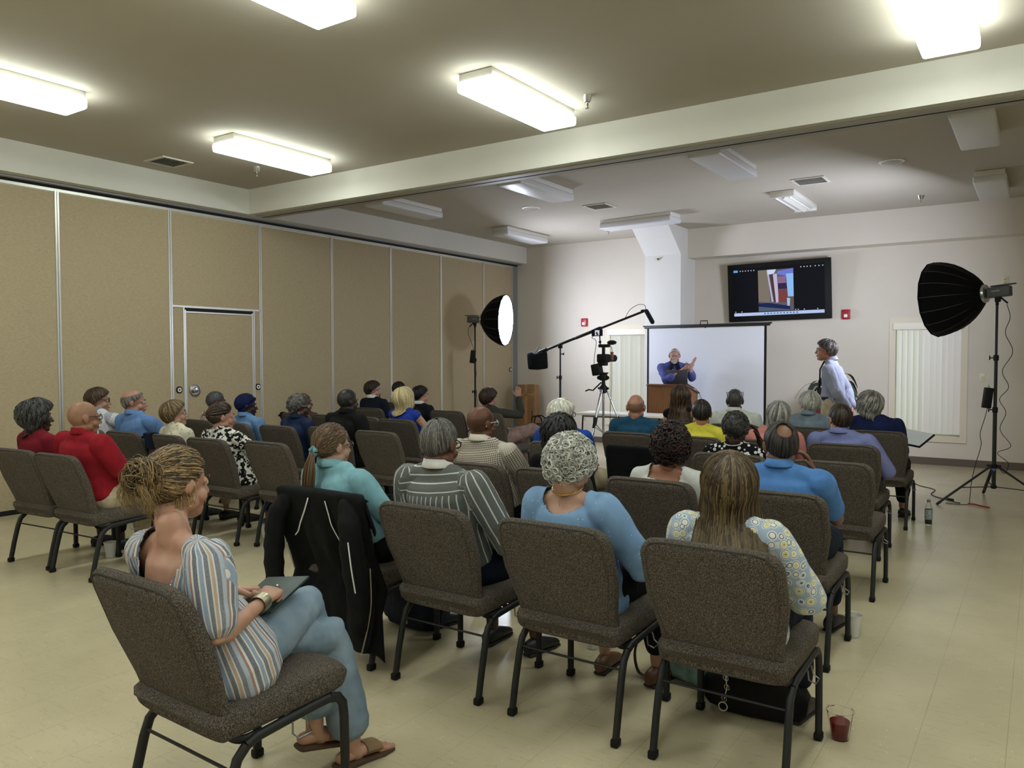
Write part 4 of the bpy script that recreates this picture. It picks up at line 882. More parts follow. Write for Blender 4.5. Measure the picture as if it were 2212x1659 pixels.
def hairmesh(style, seed, dens=1.0, patch=None):
    sh = [74, 86, 103, 120, 130]; V = []; Fc = []; rn = []
    def add(L_, rnv=None):
        nonlocal V, Fc, rn
        b = sum(len(v) for v in V)
        if rnv is None: v, f = L_; V.append(v); Fc += [tuple(i+b for i in g) for g in f]; rn += [.35]*len(v)
        else: V += L_[0]; Fc += [tuple(i+b for i in g) for g in L_[1]]; rn += list(L_[2])
    N = lambda k: int(k*dens)
    if style == 'short': add(cap(sh, vol=.003)); add(locks(N(420), sh, seed=seed, r=.0032, off=.003, hang=lambda a, r_: .008*r_.random()), 1)
    elif style == 'full': add(cap(sh, vol=.010)); add(locks(N(460), sh, seed=seed, r=.0038, off=.005, vol=.008, hang=lambda a, r_: .012*r_.random(), wave=.002), 1)
    elif style == 'buzz': add(cap([72, 84, 100, 116, 126], rough=.0008, vol=-.0012)); add(curls(N(420), [73, 85, 101, 118, 128], seed=seed, R_=.004, r=.0014, turns=1.2, off=.0005, vol=.002), 1)
    elif style == 'afro': add(cap(sh, vol=.012, rough=.003)); add(curls(N(520), sh, seed=seed, R_=.008, r=.0022, off=.010, vol=.008), 1)
    elif style == 'bald': pass
    elif style == 'stubble': add(cap([80, 92, 101, 116, 126], tmin=70, rough=.0002, vol=-.0050))
    elif style == 'fringe': add(cap([66, 88, 104, 120, 130], tmin=62, rough=.001)); add(locks(N(300), [64, 92, 106, 121, 131], seed=seed, th0=(.55, .85), tmin=66, r=.0032, off=.002), 1)
    elif style == 'crown': add(cap(sh, rough=.001, m=40, n=64)); add(locks(N(420), sh, seed=seed, th0=(.0, .85), r=.003, off=.001, seg=14), 1)
    elif style == 'thin': add(locks(N(330), sh, seed=seed, th0=(.05, .8), r=.0022, off=.0012), 1); add(cap(sh, tmin=50, rough=.001, vol=-.001))
    elif style == 'whitewave': add(cap(sh, vol=.010)); add(locks(N(420), sh, seed=seed, r=.0045, off=.006, vol=.010, wave=.004, wf=70, hang=lambda a, r_: .02*r_.random()), 1)
    elif style == 'curly': add(cap([76, 92, 112, 126, 134], vol=.020, rough=.004)); add(curls(N(620), [76, 94, 114, 128, 136], seed=seed, R_=.015, r=.0030, off=.018, vol=.018, turns=1.4), 1)
    elif style == 'darkcurl': add(cap([76, 92, 116, 130, 140], vol=.022, rough=.004)); add(curls(N(520), [76, 94, 118, 132, 144], seed=seed, R_=.017, r=.0040, off=.020, vol=.016, turns=1.2), 1)
    elif style == 'wavymed': add(cap([76, 90, 116, 130, 138], vol=.018, rough=.003)); add(locks(N(420), [78, 95, 116, 128, 134], seed=seed, r=.0048, off=.012, vol=.014, wave=.009, wf=48, hang=lambda a, r_: (.03+.05*r_.random())*(abs(a) > .9), out=.02), 1)
    elif style == 'long': add(cap([76, 92, 118, 130, 140], vol=.013)); add(locks(N(560), [77, 95, 112, 118, 122], seed=seed, th0=(0, .45), r=.0044, off=.008, vol=.010, hang=lambda a, r_: (.20+.035*r_.random()) if abs(a) > .75 else 0, seg=8, out=.14, wave=.003, wf=26), 1)
    elif style == 'longthin': add(cap([76, 92, 118, 130, 138], vol=.008)); add(locks(N(420), [77, 95, 112, 118, 122], seed=seed, th0=(0, .5), r=.0042, off=.005, vol=.005, hang=lambda a, r_: (.16+.03*r_.random()) if abs(a) > .9 else 0, seg=8, out=.012, wave=.003, wf=24), 1)
    elif style == 'bob': add(cap([76, 92, 118, 130, 138], vol=.016)); add(locks(N(520), [77, 95, 110, 116, 120], seed=seed, th0=(0, .5), r=.0044, off=.010, vol=.014, hang=lambda a, r_: (.105+.015*r_.random()) if abs(a) > .75 else 0, seg=8, out=.035, tuck=.6), 1)
    elif style == 'chin': add(cap([76, 92, 118, 130, 138], vol=.014)); add(locks(N(480), [77, 95, 110, 118, 124], seed=seed, th0=(0, .5), r=.0046, off=.009, vol=.012, hang=lambda a, r_: (.06+.03*r_.random()) if abs(a) > .75 else 0, seg=8, out=.03, wave=.006, wf=40), 1)
    elif style == 'pixie': add(cap([70, 84, 104, 124, 135], vol=.011)); add(locks(N(560), [72, 86, 106, 125, 136], seed=seed, r=.0034, off=.006, vol=.012, wave=.002, hang=lambda a, r_: .012*r_.random(), tuck=1), 1)
    elif style in ('pony', 'bun', 'updo'):
        add(cap([76, 90, 106, 124, 134], vol=.004)); T0 = A((0, -.118, -.015)) if style == 'pony' else A((0, -.098, .040)) if style == 'bun' else A((0, -.105, .02)); rnd = random.Random(seed); M = N(420)
        for i in range(M):       # strands drawn back over the scalp to the tie
            a = rnd.uniform(-math.pi, math.pi); te = R(interp_a(a, [75, 90, 108, 126, 134]))*rnd.uniform(.35 if abs(a) < 1.5 else .9, 1); s0 = hpt(a, te, .003); pts = []
            for k in range(9):
                q = k/8; d = nrm((s0-HAIR_C)*(1-q)+(T0-HAIR_C)*q); t = 1/np.linalg.norm(d/HR); pts.append(HAIR_C+d*(t+.004+.006*math.sin(math.pi*q)*rnd.random()+(.012 if style == 'pony' else .02)*q*q))
            v, f = sweep(pts, [(.0062*HF[0], .0022*HF[0])]*9, n=5, side=nrm(np.cross(pts[4]-HAIR_C, pts[8]-pts[0])+1e-4), round_=0); add(([v], f, [rnd.random()]*len(v)), 1)
        if style == 'pony':
            for i in range(N(150)):
                a = rnd.uniform(0, 6.28); ro = math.sqrt(rnd.random()); L_ = rnd.uniform(.19, .235); pts = []
                for k in range(9):
                    q = k/8; w_ = (.012+.030*math.sin(min(1, q*1.25)*math.pi*.62))*ro; pts.append(T0+A((math.cos(a)*w_*1.15, -.012-.030*math.sin(q*1.6)+math.sin(a)*w_*.6, -L_*q)))
                v, f = sweep(pts, [(.0045*HF[0]*(1-.6*q*q), .003*HF[0]) for q in np.linspace(0, 1, 9)], n=5, side=(1, 0, 0), round_=0); add(([v], f, [rnd.random()]*len(v)), 1)
        else:
            c0 = T0+A((-.012, -.026, 0)) if style == 'bun' else T0+A((0, -.012, 0)); RR = .052 if style == 'bun' else .026
            for i in range(N(230 if style == 'bun' else 90)):
                ax = nrm((rnd.gauss(0, .5), rnd.gauss(0, .6)+1.1, rnd.gauss(0, .5))); u1 = nrm(np.cross(ax, (0, 0, 1))); u2 = np.cross(ax, u1); g0 = rnd.uniform(0, 6.28); span = rnd.uniform(1.5, 4.2); rr = RR*rnd.uniform(.35, 1.08); dc = A((rnd.gauss(0, .010), rnd.gauss(0, .010), rnd.gauss(0, .012))); pts = []
                for k in range(11):
                    g = g0+span*k/10; pts.append(c0+dc+u1*rr*1.15*math.cos(g)+u2*rr*math.sin(g))
                v, f = sweep(pts, [(.0042*HF[0], .0026*HF[0])]*11, n=5, side=tuple(ax), round_=0); add(([v], f, [rnd.random()]*len(v)), 1)
            if style == 'bun':
                for i in range(N(70)):   # loose ends falling from the bun and the nape
                    a = rnd.uniform(-1.5, 1.5); s0 = c0+A((math.sin(a)*.045, -.01+rnd.uniform(-.02, .02), -.02+math.cos(a)*.02)); L_ = rnd.uniform(.05, .12); pts = []; ph = rnd.uniform(0, 6)
                    for k in range(8):
                        q = k/7; pts.append(s0+A((math.sin(a)*.03*math.sin(q*2.4)+.006*math.sin(q*5+ph), .012*q+.008*math.sin(q*4+ph)-.015*math.sin(q*3), -L_*q)))
                    v, f = sweep(pts, [(.0034*HF[0]*(1-.7*q), .0022*HF[0]*(1-.6*q)) for q in np.linspace(0, 1, 8)], n=5, side=(1, 0, 0), round_=0); add(([v], f, [.6+.4*rnd.random()]*len(v)), 1)
                for i in range(N(24)):   # flyaway wisps at the temples and nape
                    a = rnd.choice((-1, 1))*rnd.uniform(1.5, 2.9); s0 = hpt(a, R(interp_a(a, [75, 88, 104, 122, 132])), .006); pts = []; ph = rnd.uniform(0, 6); L_ = rnd.uniform(.02, .07)
                    for k in range(8):
                        q = k/7; h = nrm(A((s0[0], s0[1], 0))); pts.append(s0+h*(.012*math.sin(q*2+ph)+.01*q)+A((.006*math.sin(q*4+ph), 0, -L_*q)))
                    v, f = sweep(pts, [.0012]*8, n=4, round_=0); add(([v], f, [.8]*len(v)), 1)
    if not V: return None
    V = join([(v, []) for v in V])[0]
    if patch is not None:
        pd = nrm(patch[0]); D = V-HAIR_C; D = D/np.linalg.norm(D, axis=1)[:, None]; inside = (D@pd) > math.cos(R(patch[1])); Fc = [f for f in Fc if not any(inside[i] for i in f)]
    return V, Fc, rn

def glasses(Rm, H, t, s, c='1a1a1c', r=.0028, dark=False, up=0):
    m = mat('glasses frame '+c, c, .3, .3); P = []
    z = .008+up*.072; yb = .100-up*.045
    for q in (-1, 1):
        cx = q*.032; P.append(sweep([(cx+.024*math.cos(g), yb-.003*abs(math.cos(g)), z+.018*math.sin(g)) for g in np.linspace(0, 2*math.pi, 17)], r, n=6, caps=False))
        P.append(sweep([(q*.056, yb-.006, z+.008), (q*.075, yb-.03, z+.010), (q*.083, .0, z+.008+up*.01), (q*.082, -.022, z+.002), (q*.080, -.036, z-.014)], r, n=6))
    P.append(sweep([(-.009, yb+.002, z+.004), (.009, yb+.002, z+.004)], r, n=6))
    o = obj('sunglasses' if dark else 'glasses', [xf(p, Rm, H, s) for p in P], m, t)
    if dark: obj('dark_lens', [xf(ell((q*.032, yb, z), (.024, .003, .018), 12, 8), Rm, H, s) for q in (-1, 1)], mat('dark lens', '08080a', .1), o)

def person(key, label, origin, rz, P):
    t = thing('person', label, 'person', origin, rz); g = P.get; detail = g('vox', .009); seed = sum(map(ord, key))
    wd = g('w', 1.0); zt = g('zt', 1.24); hx = g('hx', 0.0); hy = g('hy', -.16); hs = g('hs', 1.0)
    Hc = A((hx, hy, zt-.123*hs)); stand = g('stand')
    hips = g('hips', (0, -.09, .575)); c0 = A(hips); lean = g('lean', .0)
    c1 = A(g('c1', (hx*.8, hy-.012, zt-.272*hs)))        # between the shoulders
    ty = g('turn', 0.0); lat = A((math.cos(ty), math.sin(ty), 0)); up = nrm(c1-c0); fwd = nrm(np.cross(up, lat)); fwd = -fwd if fwd[1]*math.cos(ty)-fwd[0]*math.sin(ty) < 0 else fwd
    fem = g('fem', False); shw = (.158 if fem else .178)*wd
    S = {s: c1+lat*s*shw for s in (-1, 1)}
    for s, k in ((-1, 'SL'), (1, 'SR')):
        if g(k): S[s] = A(g(k))
    E = {-1: A(g('EL', S[-1]+A((-.045, .06, -.27)))), 1: A(g('ER', S[1]+A((.045, .06, -.27))))}
    Wr = {-1: A(g('WL', (-.07, .16, .665))), 1: A(g('WR', (.07, .16, .665)))}
    if stand: Hj = {s: c0+lat*s*.09 for s in (-1, 1)}
    else: Hj = {s: c0+A((s*.095*wd, .03, -.01)) for s in (-1, 1)}
    K = {-1: A(g('KL', (-.13, .36, .535))), 1: A(g('KR', (.13, .36, .535)))}; An = {-1: A(g('AL', (-.14, .40, .10))), 1: A(g('AR', (.14, .40, .10)))}
    Td = {-1: nrm(g('TL', (-.1, 1, -.02))), 1: nrm(g('TR', (.1, 1, -.02)))}
    bel = g('belly', 0)
    def torso(i, lo=0.0):
        b = [(-.06, .150, .095), (.05, .168, .115), (.22, .158, .112+bel), (.42, .145 if not fem else .132, .104+bel), (.62, .152 if not fem else .138, .106), (.80, .163 if not fem else .146, .104), (.93, .155 if not fem else .136, .085), (1.0, .12, .055)]
        L_ = np.linalg.norm(c1-c0); rows = [(c0+(c1-c0)*q+fwd*(-.012*math.sin(q*3.1)+(bel*.6 if .2 < q < .5 else 0)), (a*wd+i, d*(.5+.5*wd)+i)) for q, a, d in b if q >= lo]
        return sweep([p for p, _ in rows], [r_ for _, r_ in rows], n=24, side=lat, p=2.35)
    def yoke(i):
        pts = [S[-1]+up*(-.022), c1-lat*shw*.62+up*.008, c1-lat*shw*.3+up*.026, c1+up*.034, c1+lat*shw*.3+up*.026, c1+lat*shw*.62+up*.008, S[1]+up*(-.022)]
        return sweep(pts, [.044*wd**.4+i, .041+i, .042+i, .042+i, .042+i, .041+i, .044*wd**.4+i], n=16)
    nb = c1+up*.055+fwd*.012; nt = Hc+A((0, -.030, -.075))*hs
    def traps(i, full=True):
        p_ = [c1-up*.01, c1+up*.030, c1+up*.052+fwd*.004, c1+up*.080+fwd*.008]; r_ = [(.108+i, .050+i), (.074+i, .050+i), (.058+i, .050+i), (.053+i, .050+i)]; k = 4 if full else 3
        return sweep(p_[:k], r_[:k], n=18, side=lat)
    def arm(s, i, q0=0, q1=2.0):
        A_, B_, C_ = S[s]-up*.018, E[s], Wr[s]; rr = [(0, .046), (.25, .048), (.6, .041), (1, .037), (1.15, .038), (1.5, .032), (2, .0245)]; k = wd**.7*(.88 if fem else 1); pts = []; r_ = []
        for q, r0 in rr+([(q1, np.interp(q1, [a for a, _ in rr], [b for _, b in rr]))] if q1 not in [a for a, _ in rr] else []):
            if q <= q1: pts.append((q, r0*k+i))
        pts.sort(); return sweep([A_+(B_-A_)*min(q, 1)+(C_-B_)*max(0, q-1) for q, _ in pts], [b for _, b in pts], n=16)
    def leg(s, i, q1=2.0, flare=0):
        k = wd**.7*(.95 if fem else 1); rr = [(0, .088), (.3, .086), (.7, .070), (1, .058), (1.12, .056), (1.4, .054), (1.8, .038), (2, .036)]
        return sweep([Hj[s]+(K[s]-Hj[s])*min(q, 1)+(An[s]-K[s])*max(0, q-1) for q, _ in rr if q <= q1], [b*k+i+flare*max(0, q-1)**2 for q, b in rr if q <= q1], n=18)
    pelvis = [ell(c0+A((0, 0, -.01)), (.165*wd, .125, .10), 18, 12)]
    Rm = rotz(g('yaw', 0.0)) @ rotx(g('pitch', 0.0)) @ roty(g('roll', 0.0))
    skin = m_skin('skin '+g('skin', 'c99a80'), g('skin', 'c99a80'))
    d_ = -.006
    bv, bf, _ = union([torso(d_), yoke(d_), traps(d_)]+[arm(s, 0) for s in (-1, 1)]+[leg(s, d_) for s in (-1, 1)]+pelvis, detail, 4)
    nk = [Hc+Rm @ A((0, -.022, -.040))*hs, Hc+Rm @ A((0, -.028, -.075))*hs]; nk.append((nk[1]+c1+up*.055)/2); nk += [c1+up*.055+fwd*.008, c1+up*.022+fwd*.012]
    hv, hf, hn = union([xf(p, Rm, Hc, hs) for p in head_parts()]+[sweep(nk, [.050, .051, .051, .051, .048], n=18)], g('hvox', .0045), 3)
    HK = dict(((-1, g('handL', {})), (1, g('handR', {})))); hp = []
    for s in (-1, 1):
        hk = dict(HK[s] or {}); fd = nrm(Wr[s]-E[s]); d = nrm(hk.pop('d', fd*.6+A((-s*.5, .5, -.15)))); n_ = hk.pop('n', (0, .1, 1)); hp += hand(Wr[s]+d*.005, d, n_, hk.pop('th', -s), s=(.92 if fem else 1.0), **hk)
    parts = [(bv, bf), (hv, hf)]+hp
    if stand or g('bare_feet'): pass
    body = obj('body', parts, skin, t, angle=180)
    # face
    for q in (-1, 1):
        e = xf(ell((q*.030, .0785, .006), (.0125, .0125, .0105), 12, 8), Rm, Hc, hs); o = obj('eye', [e, xf(ell((q*.030, .0895, .006), (.0052, .0022, .0052), 10, 6), Rm, Hc, hs)], [mat('eye white', 'd8d0c8', .2), mat('dark iris', '1e1612', .2)], t, mi=[0]*len(e[1])+[1]*60)
        if g('brow', True): obj('eyebrow', [xf(sweep([(q*.014, .0965, .024), (q*.032, .0955, .029), (q*.048, .083, .024)], [(.0016, .0035)]*3, n=6, side=(0, 1, 0)), Rm, Hc, hs)], mat('brow '+g('browc', '3a2c22'), g('browc', '3a2c22'), .8), t)
    obj('lips', [xf(sweep([(-.021, .088, -.0640), (-.008, .0985, -.0620), (.008, .0985, -.0620), (.021, .088, -.0640)], [(.0035, .0045)]*4, n=8, side=(0, 1, 0)), Rm, Hc, hs)], m_skin('lips '+g('lipc', 'a0605a'), g('lipc', 'a0605a')), t)
    # hair
    HF[0] = g('hf', 1.0); hm = hairmesh(g('hair', 'short'), seed, g('dens', .7), g('patch')); hc = g('hc', ('2a211c', '4a3b30'))
    if hm:
        V, Fc, rn = hm; V = V @ Rm.T*hs+Hc; obj('hair', (V, Fc), m_hair(*hc), t, attrs={'rnd': rn}, angle=180)
    if g('beard'):
        V = []; Fc = []; rn = []; rnd = random.Random(seed); b = 0
        for i in range(g('beardn', 260)):
            a = rnd.uniform(-1, 1); kind = rnd.random(); goat = g('beard') == 'goatee'
            if goat: p = A((a*.026, .090-.03*abs(a)*.6, -.085+rnd.uniform(-.02, .012))) if kind < .7 else A((a*.026, .100-.014*abs(a), -.052))
            else: x = a*.062; p = A((x, .088-.105*(abs(a)**2.2)+rnd.uniform(-.004, .006), -.082+.045*abs(a)**2+rnd.uniform(-.022, .022))) if kind < .8 else A((a*.028, .101-.014*abs(a), -.052))
            d = nrm((a*.25, .3, -1)); L_ = g('beardl', .02)*rnd.uniform(.5, 1); v, f = sweep([p, p+d*L_*.5, p+d*L_+A((0, -.004, 0))], [.0024, .002, .0008], n=4, round_=0); V.append(v @ Rm.T*hs+Hc); Fc += [tuple(q+b for q in gg) for gg in f]; b += len(v); rn += [rnd.random()]*len(v)
        obj('beard', (np.concatenate(V), Fc), m_hair(*g('beardc', hc)), t, attrs={'rnd': rn}, angle=180)
    if g('glasses'): glasses(Rm, Hc, t, hs, **(g('glasses') if isinstance(g('glasses'), dict) else {}))
    if g('sun'): glasses(Rm, Hc, t, hs, dark=True, up=1, c='0c0c0e')
    if g('earring'):
        for q in (-1, 1):
            er = [(0, 0)] ; obj('earring', [xf(sweep([(q*.086, -.018+.010*math.sin(k), -.036-.012+.012*math.cos(k)) for k in np.linspace(0, 6.28, 13)], .0016, n=6, caps=False) if g('earring') == 'hoop' else ell((q*.087, -.016, -.030), (.0035, .0035, .0035), 8, 6), Rm, Hc, hs)], mat('gold' if g('ergold', True) else 'silver', 'd8b56a' if g('ergold', True) else 'd8d8d8', .25, 1), t)
    # clothes
    inf = g('inf', .010); sl = g('sleeve', 'long'); q1 = {'none': 0, 'cap': .30, 'short': .72, 'long': 1.93, 'half': 1.0, 'roll': 1.35, 'q3': 1.6}[sl]
    cp = [torso(inf, -.06 if not g('crop') else -.06), yoke(inf*.8)]; 
    if g('neck', 'crew') != 'wide': cp.append(traps(inf*.45, False))
    if q1: cp += [arm(s, inf+g('sleeveloose', .006), q1=q1) for s in (-1, 1)]
    if g('hem'): cp.append(sweep([c0+(c1-c0)*.25, c0+A(g('hemv', (0, .02, -.06)))], [(.165*wd+inf, .125+inf), (.18*wd+inf+.01, .14+inf)], n=24, side=lat, p=2.3))
    sv, sf, sn = union(cp, g('svox', detail), 8); fa = g('fold', .0035)
    pert = fnoise(sv*A((1, 1, .55)), 22, seed)*fa; low = np.clip(1-abs(sv[:, 2]-c1[2]-.06)/.05, 0, 1) if g('neck') == 'wide' else 0
    sv = sv+sn*(np.abs(pert)*1.6-fa*.3)[:, None]
    at = {}
    # cloth coordinate that follows the sleeves, for stripes and checks
    xc = (sv-c1)@lat; yc = (sv-c1)@up*-1.0
    zz_ = (sv-c1)@up; bl = np.clip((-.04-zz_)/.10, 0, 1); axp = (zz_[:, None]*up)+c1; rel_ = sv-axp-fwd*0; xa = .145*np.arctan2((sv-c1)@lat, -((sv-c1)@fwd)+.0); xc = xc*(1-bl)+xa*bl
    if g('sleevecoord', True):
        for s in (-1, 1):
            A0, B0, C0 = S[s], E[s], Wr[s]; 
            ab = B0-A0; tt = np.clip(((sv-A0)@ab)/(ab@ab), 0, 1); d1 = np.linalg.norm(sv-(A0+tt[:, None]*ab), axis=1); bc = C0-B0; t2 = np.clip(((sv-B0)@bc)/(bc@bc), 0, 1); d2 = np.linalg.norm(sv-(B0+t2[:, None]*bc), axis=1)
            q = (sv-c1)@lat*s; d2 = d2 if q1 > 1 else d2+9; isarm = (np.minimum(d1, d2) < .078) & (q > shw*(1.0-.45*np.clip(1-tt*6, 0, 1)*(((sv-A0)@up) > 0)))
            sd = nrm(np.cross(ab, fwd)); rel = sv-(A0+tt[:, None]*ab); a1 = np.arctan2(rel@nrm(fwd), rel@sd); rel2 = sv-(B0+t2[:, None]*bc); sd2 = nrm(np.cross(bc, fwd+A((0, 0, .01)))); fw2 = nrm(np.cross(sd2, bc)); a2 = np.arctan2(rel2@(-fw2 if fw2@fwd < 0 else fw2), rel2@sd2)
            ang = np.where(d2 < d1, a2, a1); xc = np.where(isarm, .35+ang*.05, xc); yc = np.where(isarm, np.where(d2 < d1, np.linalg.norm(ab)+t2*np.linalg.norm(bc), tt*np.linalg.norm(ab)), yc)
    at['cx'] = xc; at['cy'] = yc
    if g('cut'):
        k = g('cut')
        Z = (sv-c1)@up; X = (sv-c1)@lat; Y = (sv-c1)@fwd
        _sv, _sf, used = cut_faces(sv, sf, lambda v: k(X, Y, Z)); at = {a: b[used] for a, b in at.items()}; sv, sf = _sv, _sf
    o = obj(g('garment', 'shirt'), (sv, sf), g('shirt'), t, angle=180, attrs=at)
    if g('cut') or g('neck') == 'wide': md = o.modifiers.new('thickness', 'SOLIDIFY'); md.thickness = .003; md.offset = -1
    if g('collar'):
        cm = g('collar') if not isinstance(g('collar'), bool) else g('shirt'); cpos = c1+up*.066+fwd*.004
        rr = []; n = 28
        for zz, ra, rb in ((-.006, .062, .060), (.024, .0565, .0545), (.026, .060, .058), (-.004, .076, .070), (-.010, .076, .070)):
            for j in range(n):
                a = 2*math.pi*j/n+math.pi/2; op = max(0, math.cos(a-math.pi/2))**6*.03
                rr.append(cpos+lat*ra*math.cos(a)+fwd*(rb*math.sin(a))+up*(zz-op*.8-(.016*math.sin(a) if zz > .01 else .012*math.sin(a))))
        m_ = 5; F_ = [(i*n+j, i*n+(j+1) % n, (i+1)*n+(j+1) % n, (i+1)*n+j) for i in range(m_-1) for j in range(n)]
        co = obj('collar', (A(rr), F_), cm, t, angle=180); md = co.modifiers.new('thickness', 'SOLIDIFY'); md.thickness = .0035
    pm = g('pants')
    if pm:
        pv, pf, pn = union([leg(s, .012, q1=g('plen', 1.9), flare=g('flare', .0)) for s in (-1, 1)]+[ell(c0+A((0, 0, -.01)), (.175*wd, .136, .112), 20, 12)]+([sweep([c0, c0+(c1-c0)*.12], [(.172*wd, .125), (.162*wd, .122)], n=20, side=lat, p=2.3)]), detail, 4)
        pv = pv+pn*(np.abs(fnoise(pv, 20, seed+5))*.008)[:, None]; obj('trousers', (pv, pf), pm, t, angle=180)
    sm = g('shoes', 'black')
    if g('sandal'):
        for s in (-1, 1):
            a = An[s]; f = Td[s]; sd = nrm(np.cross(f, (0, 0, 1))); z0 = max(0, a[2]-.10); o3 = A((a[0], a[1], z0)); up_ = A((0, 0, 1))
            ft = [sweep([a+up_*.02, o3+up_*.06, o3+f*.02+up_*.045], [.034, .034, .034], n=12), sweep([o3-f*.05+up_*.042, o3+f*.0+up_*.05, o3+f*.07+up_*.045, o3+f*.125+up_*.034], [(.028, .022), (.030, .030), (.040, .022), (.042, .013)], n=14, side=sd)]
            for k, (off, L_, r_) in enumerate(((-s*.030, .050, .011), (-s*.011, .046, .0085), (s*.006, .041, .008), (s*.021, .034, .0075), (s*.034, .026, .007))): ft.append(sweep([o3+f*.115+sd*off*1.0+up_*.030, o3+f*(.125+L_)+sd*off*1.0+up_*.026], r_, n=8))
            obj('foot', ft, skin, t, angle=180)
            sh_ = obj('sandal', [sweep([o3+f*.045+up_*.052, o3+f*.115+up_*.046], [(.047, .024), (.049, .018)], n=18, side=sd, round_=0)], mat('tan suede', '7c6448', .8, bump=.3), t)
            obj('sole', [sweep([o3-f*.065+up_*.012, o3+f*.05+up_*.012, o3+f*.125+up_*.012, o3+f*.175+up_*.012], [(.034, .012), (.040, .012), (.050, .012), (.040, .011)], n=18, side=sd, p=3)], mat('cork sole', '4a3626', .8), sh_)
        P['_'] = dict(S=S, E=E, W=Wr, c0=c0, c1=c1, H=Hc, Rm=Rm, hs=hs, up=up, lat=lat, fwd=fwd, K=K, An=An); return t
    for s in (-1, 1):
        a = An[s]; f = Td[s]; sd = np.cross(f, (0, 0, 1)); b = A((a[0], a[1], a[2]-.10)) if abs(a[2]-.10) > .001 or True else a; z0 = max(0, a[2]-.10)
        up_ = A((0, 0, 1)); o3 = A((a[0], a[1], z0)); m = mat('shoe '+sm, {'black': '121214', 'brown': '5a3a26', 'grey': '5d5a58', 'tan': '8a6a48', 'navy': '1c2336'}.get(sm, sm), .45)
        sh_ = obj('shoe', [sweep([o3-f*.055+up_*.045, o3-f*.01+up_*.05, o3+f*.06+up_*.042, o3+f*.12+up_*.032, o3+f*.165+up_*.026], [(.033, .040), (.038, .044), (.043, .036), (.045, .027), (.036, .019)], n=16, side=sd)], m, t)
        obj('sole', [sweep([o3-f*.065+up_*.009, o3+f*.05+up_*.009, o3+f*.125+up_*.009, o3+f*.178+up_*.009], [(.032, .009), (.038, .009), (.047, .009), (.034, .008)], n=16, side=sd, p=3)], mat('sole', '1a1817', .7), sh_)
    P['_'] = dict(S=S, E=E, W=Wr, c0=c0, c1=c1, H=Hc, Rm=Rm, hs=hs, up=up, lat=lat, fwd=fwd, K=K, An=An); return t
def sit(key, seat, label, P):
    x, y, rz, _ = SEATS[seat]; return person(key, label, (x, y, 0), rz, P)

# garment materials
def st(n, name):
    a = n.n('Attribute'); a.attribute_name = name; return a.outputs['Fac']
def stripes(n, per, stops, name='cx', off=0): return n.ramp(n.math('FRACT', n.math('ADD', n.math('DIVIDE', st(n, name), per), 50+off)), stops, True)
def f_multi(n):
    a = stripes(n, .074, [(0, '5f6675'), (.14, 'e6e4e0'), (.18, '8fa6c2'), (.30, 'e8e6e2'), (.34, '6c7280'), (.46, 'dcdad6'), (.50, 'c0a68e'), (.58, 'e6e4e0'), (.62, '727a8a'), (.74, 'b0c0d2'), (.86, 'a8766a'), (.93, 'e8e6e2')])
    return n.mix(n.math('MULTIPLY', n.noise(180, 2), .22), a, 'ffffff')
def f_greystripe(n):
    v = stripes(n, .031, [(0, 'e4e4e0'), (.16, '6e7270')]); h = stripes(n, .036, [(0, 'e4e4e0'), (.14, '6e7270')], 'cy')
    yk = n.math('MULTIPLY', n.math('LESS_THAN', st(n, 'cy'), .055), n.math('LESS_THAN', n.math('ABSOLUTE', st(n, 'cx')), .20))
    return n.mix(n.math('MULTIPLY', n.noise(260, 2), .25), n.mix(yk, v, h), '4a4e4c')
def f_check(c1, c2, per, wd):
    def f(n):
        a = n.math('LESS_THAN', n.math('FRACT', n.math('ADD', n.math('DIVIDE', st(n, 'cx'), per), 50)), wd); b = n.math('LESS_THAN', n.math('FRACT', n.math('ADD', n.math('DIVIDE', st(n, 'cy'), per), 50)), wd)
        return n.mix(n.math('MULTIPLY', n.math('ADD', a, b), .5), c1, c2)
    return f
def f_blobs(c1, c2, sc_, th, dist=.6):
    def f(n):
        nz = n.noise(sc_, 2.5, None, .6); return n.ramp(nz, [(0, c1), (th, c2)], True)
    return f
def f_flowers(n):
    vo = n.n('TexVoronoi'); vo.inputs['Scale'].default_value = 27; vo.inputs['Randomness'].default_value = .45; n.l(n.tc.outputs['Object'], vo.inputs['Vector']); d = vo.outputs['Distance']
    return n.ramp(d, [(0, '3e3f3c'), (.07, 'e2dc94'), (.27, 'f0eee2'), (.40, '66748a'), (.45, 'dde3e4'), (.55, 'a9bccf')], True)
def f_bwflower(n):
    vo = n.n('TexVoronoi'); vo.inputs['Scale'].default_value = 34; n.l(n.tc.outputs['Object'], vo.inputs['Vector'])
    return n.ramp(vo.outputs['Distance'], [(0, '101012'), (.08, 'e8e8e6'), (.40, '0c0c0e')], True)
def f_dots(n):
    vo = n.n('TexVoronoi'); vo.inputs['Scale'].default_value = 42; vo.inputs['Randomness'].default_value = .35; n.l(n.tc.outputs['Object'], vo.inputs['Vector'])
    return n.ramp(vo.outputs['Distance'], [(0, 'dce6f2'), (.10, '86aad2')], True)
def f_cream(n):
    return n.ramp(n.noise(38, 3), [(0, 'b8a878'), (.36, 'e4dfc8')], True)
def f_denim(c1, c2):
    def f(n):
        return n.mix(n.math('MULTIPLY', n.noise(500, 2, n.mapping((1, 1, .3))), .5), n.ramp(n.noise(6, 4), [(.3, c1), (.7, c2)]), c1)
    return f
JEANS = pattern('light blue denim', f_denim('6d8295', 'a3b5c4')); DJ = pattern('dark blue denim', f_denim('18233a', '2c3c5a'))
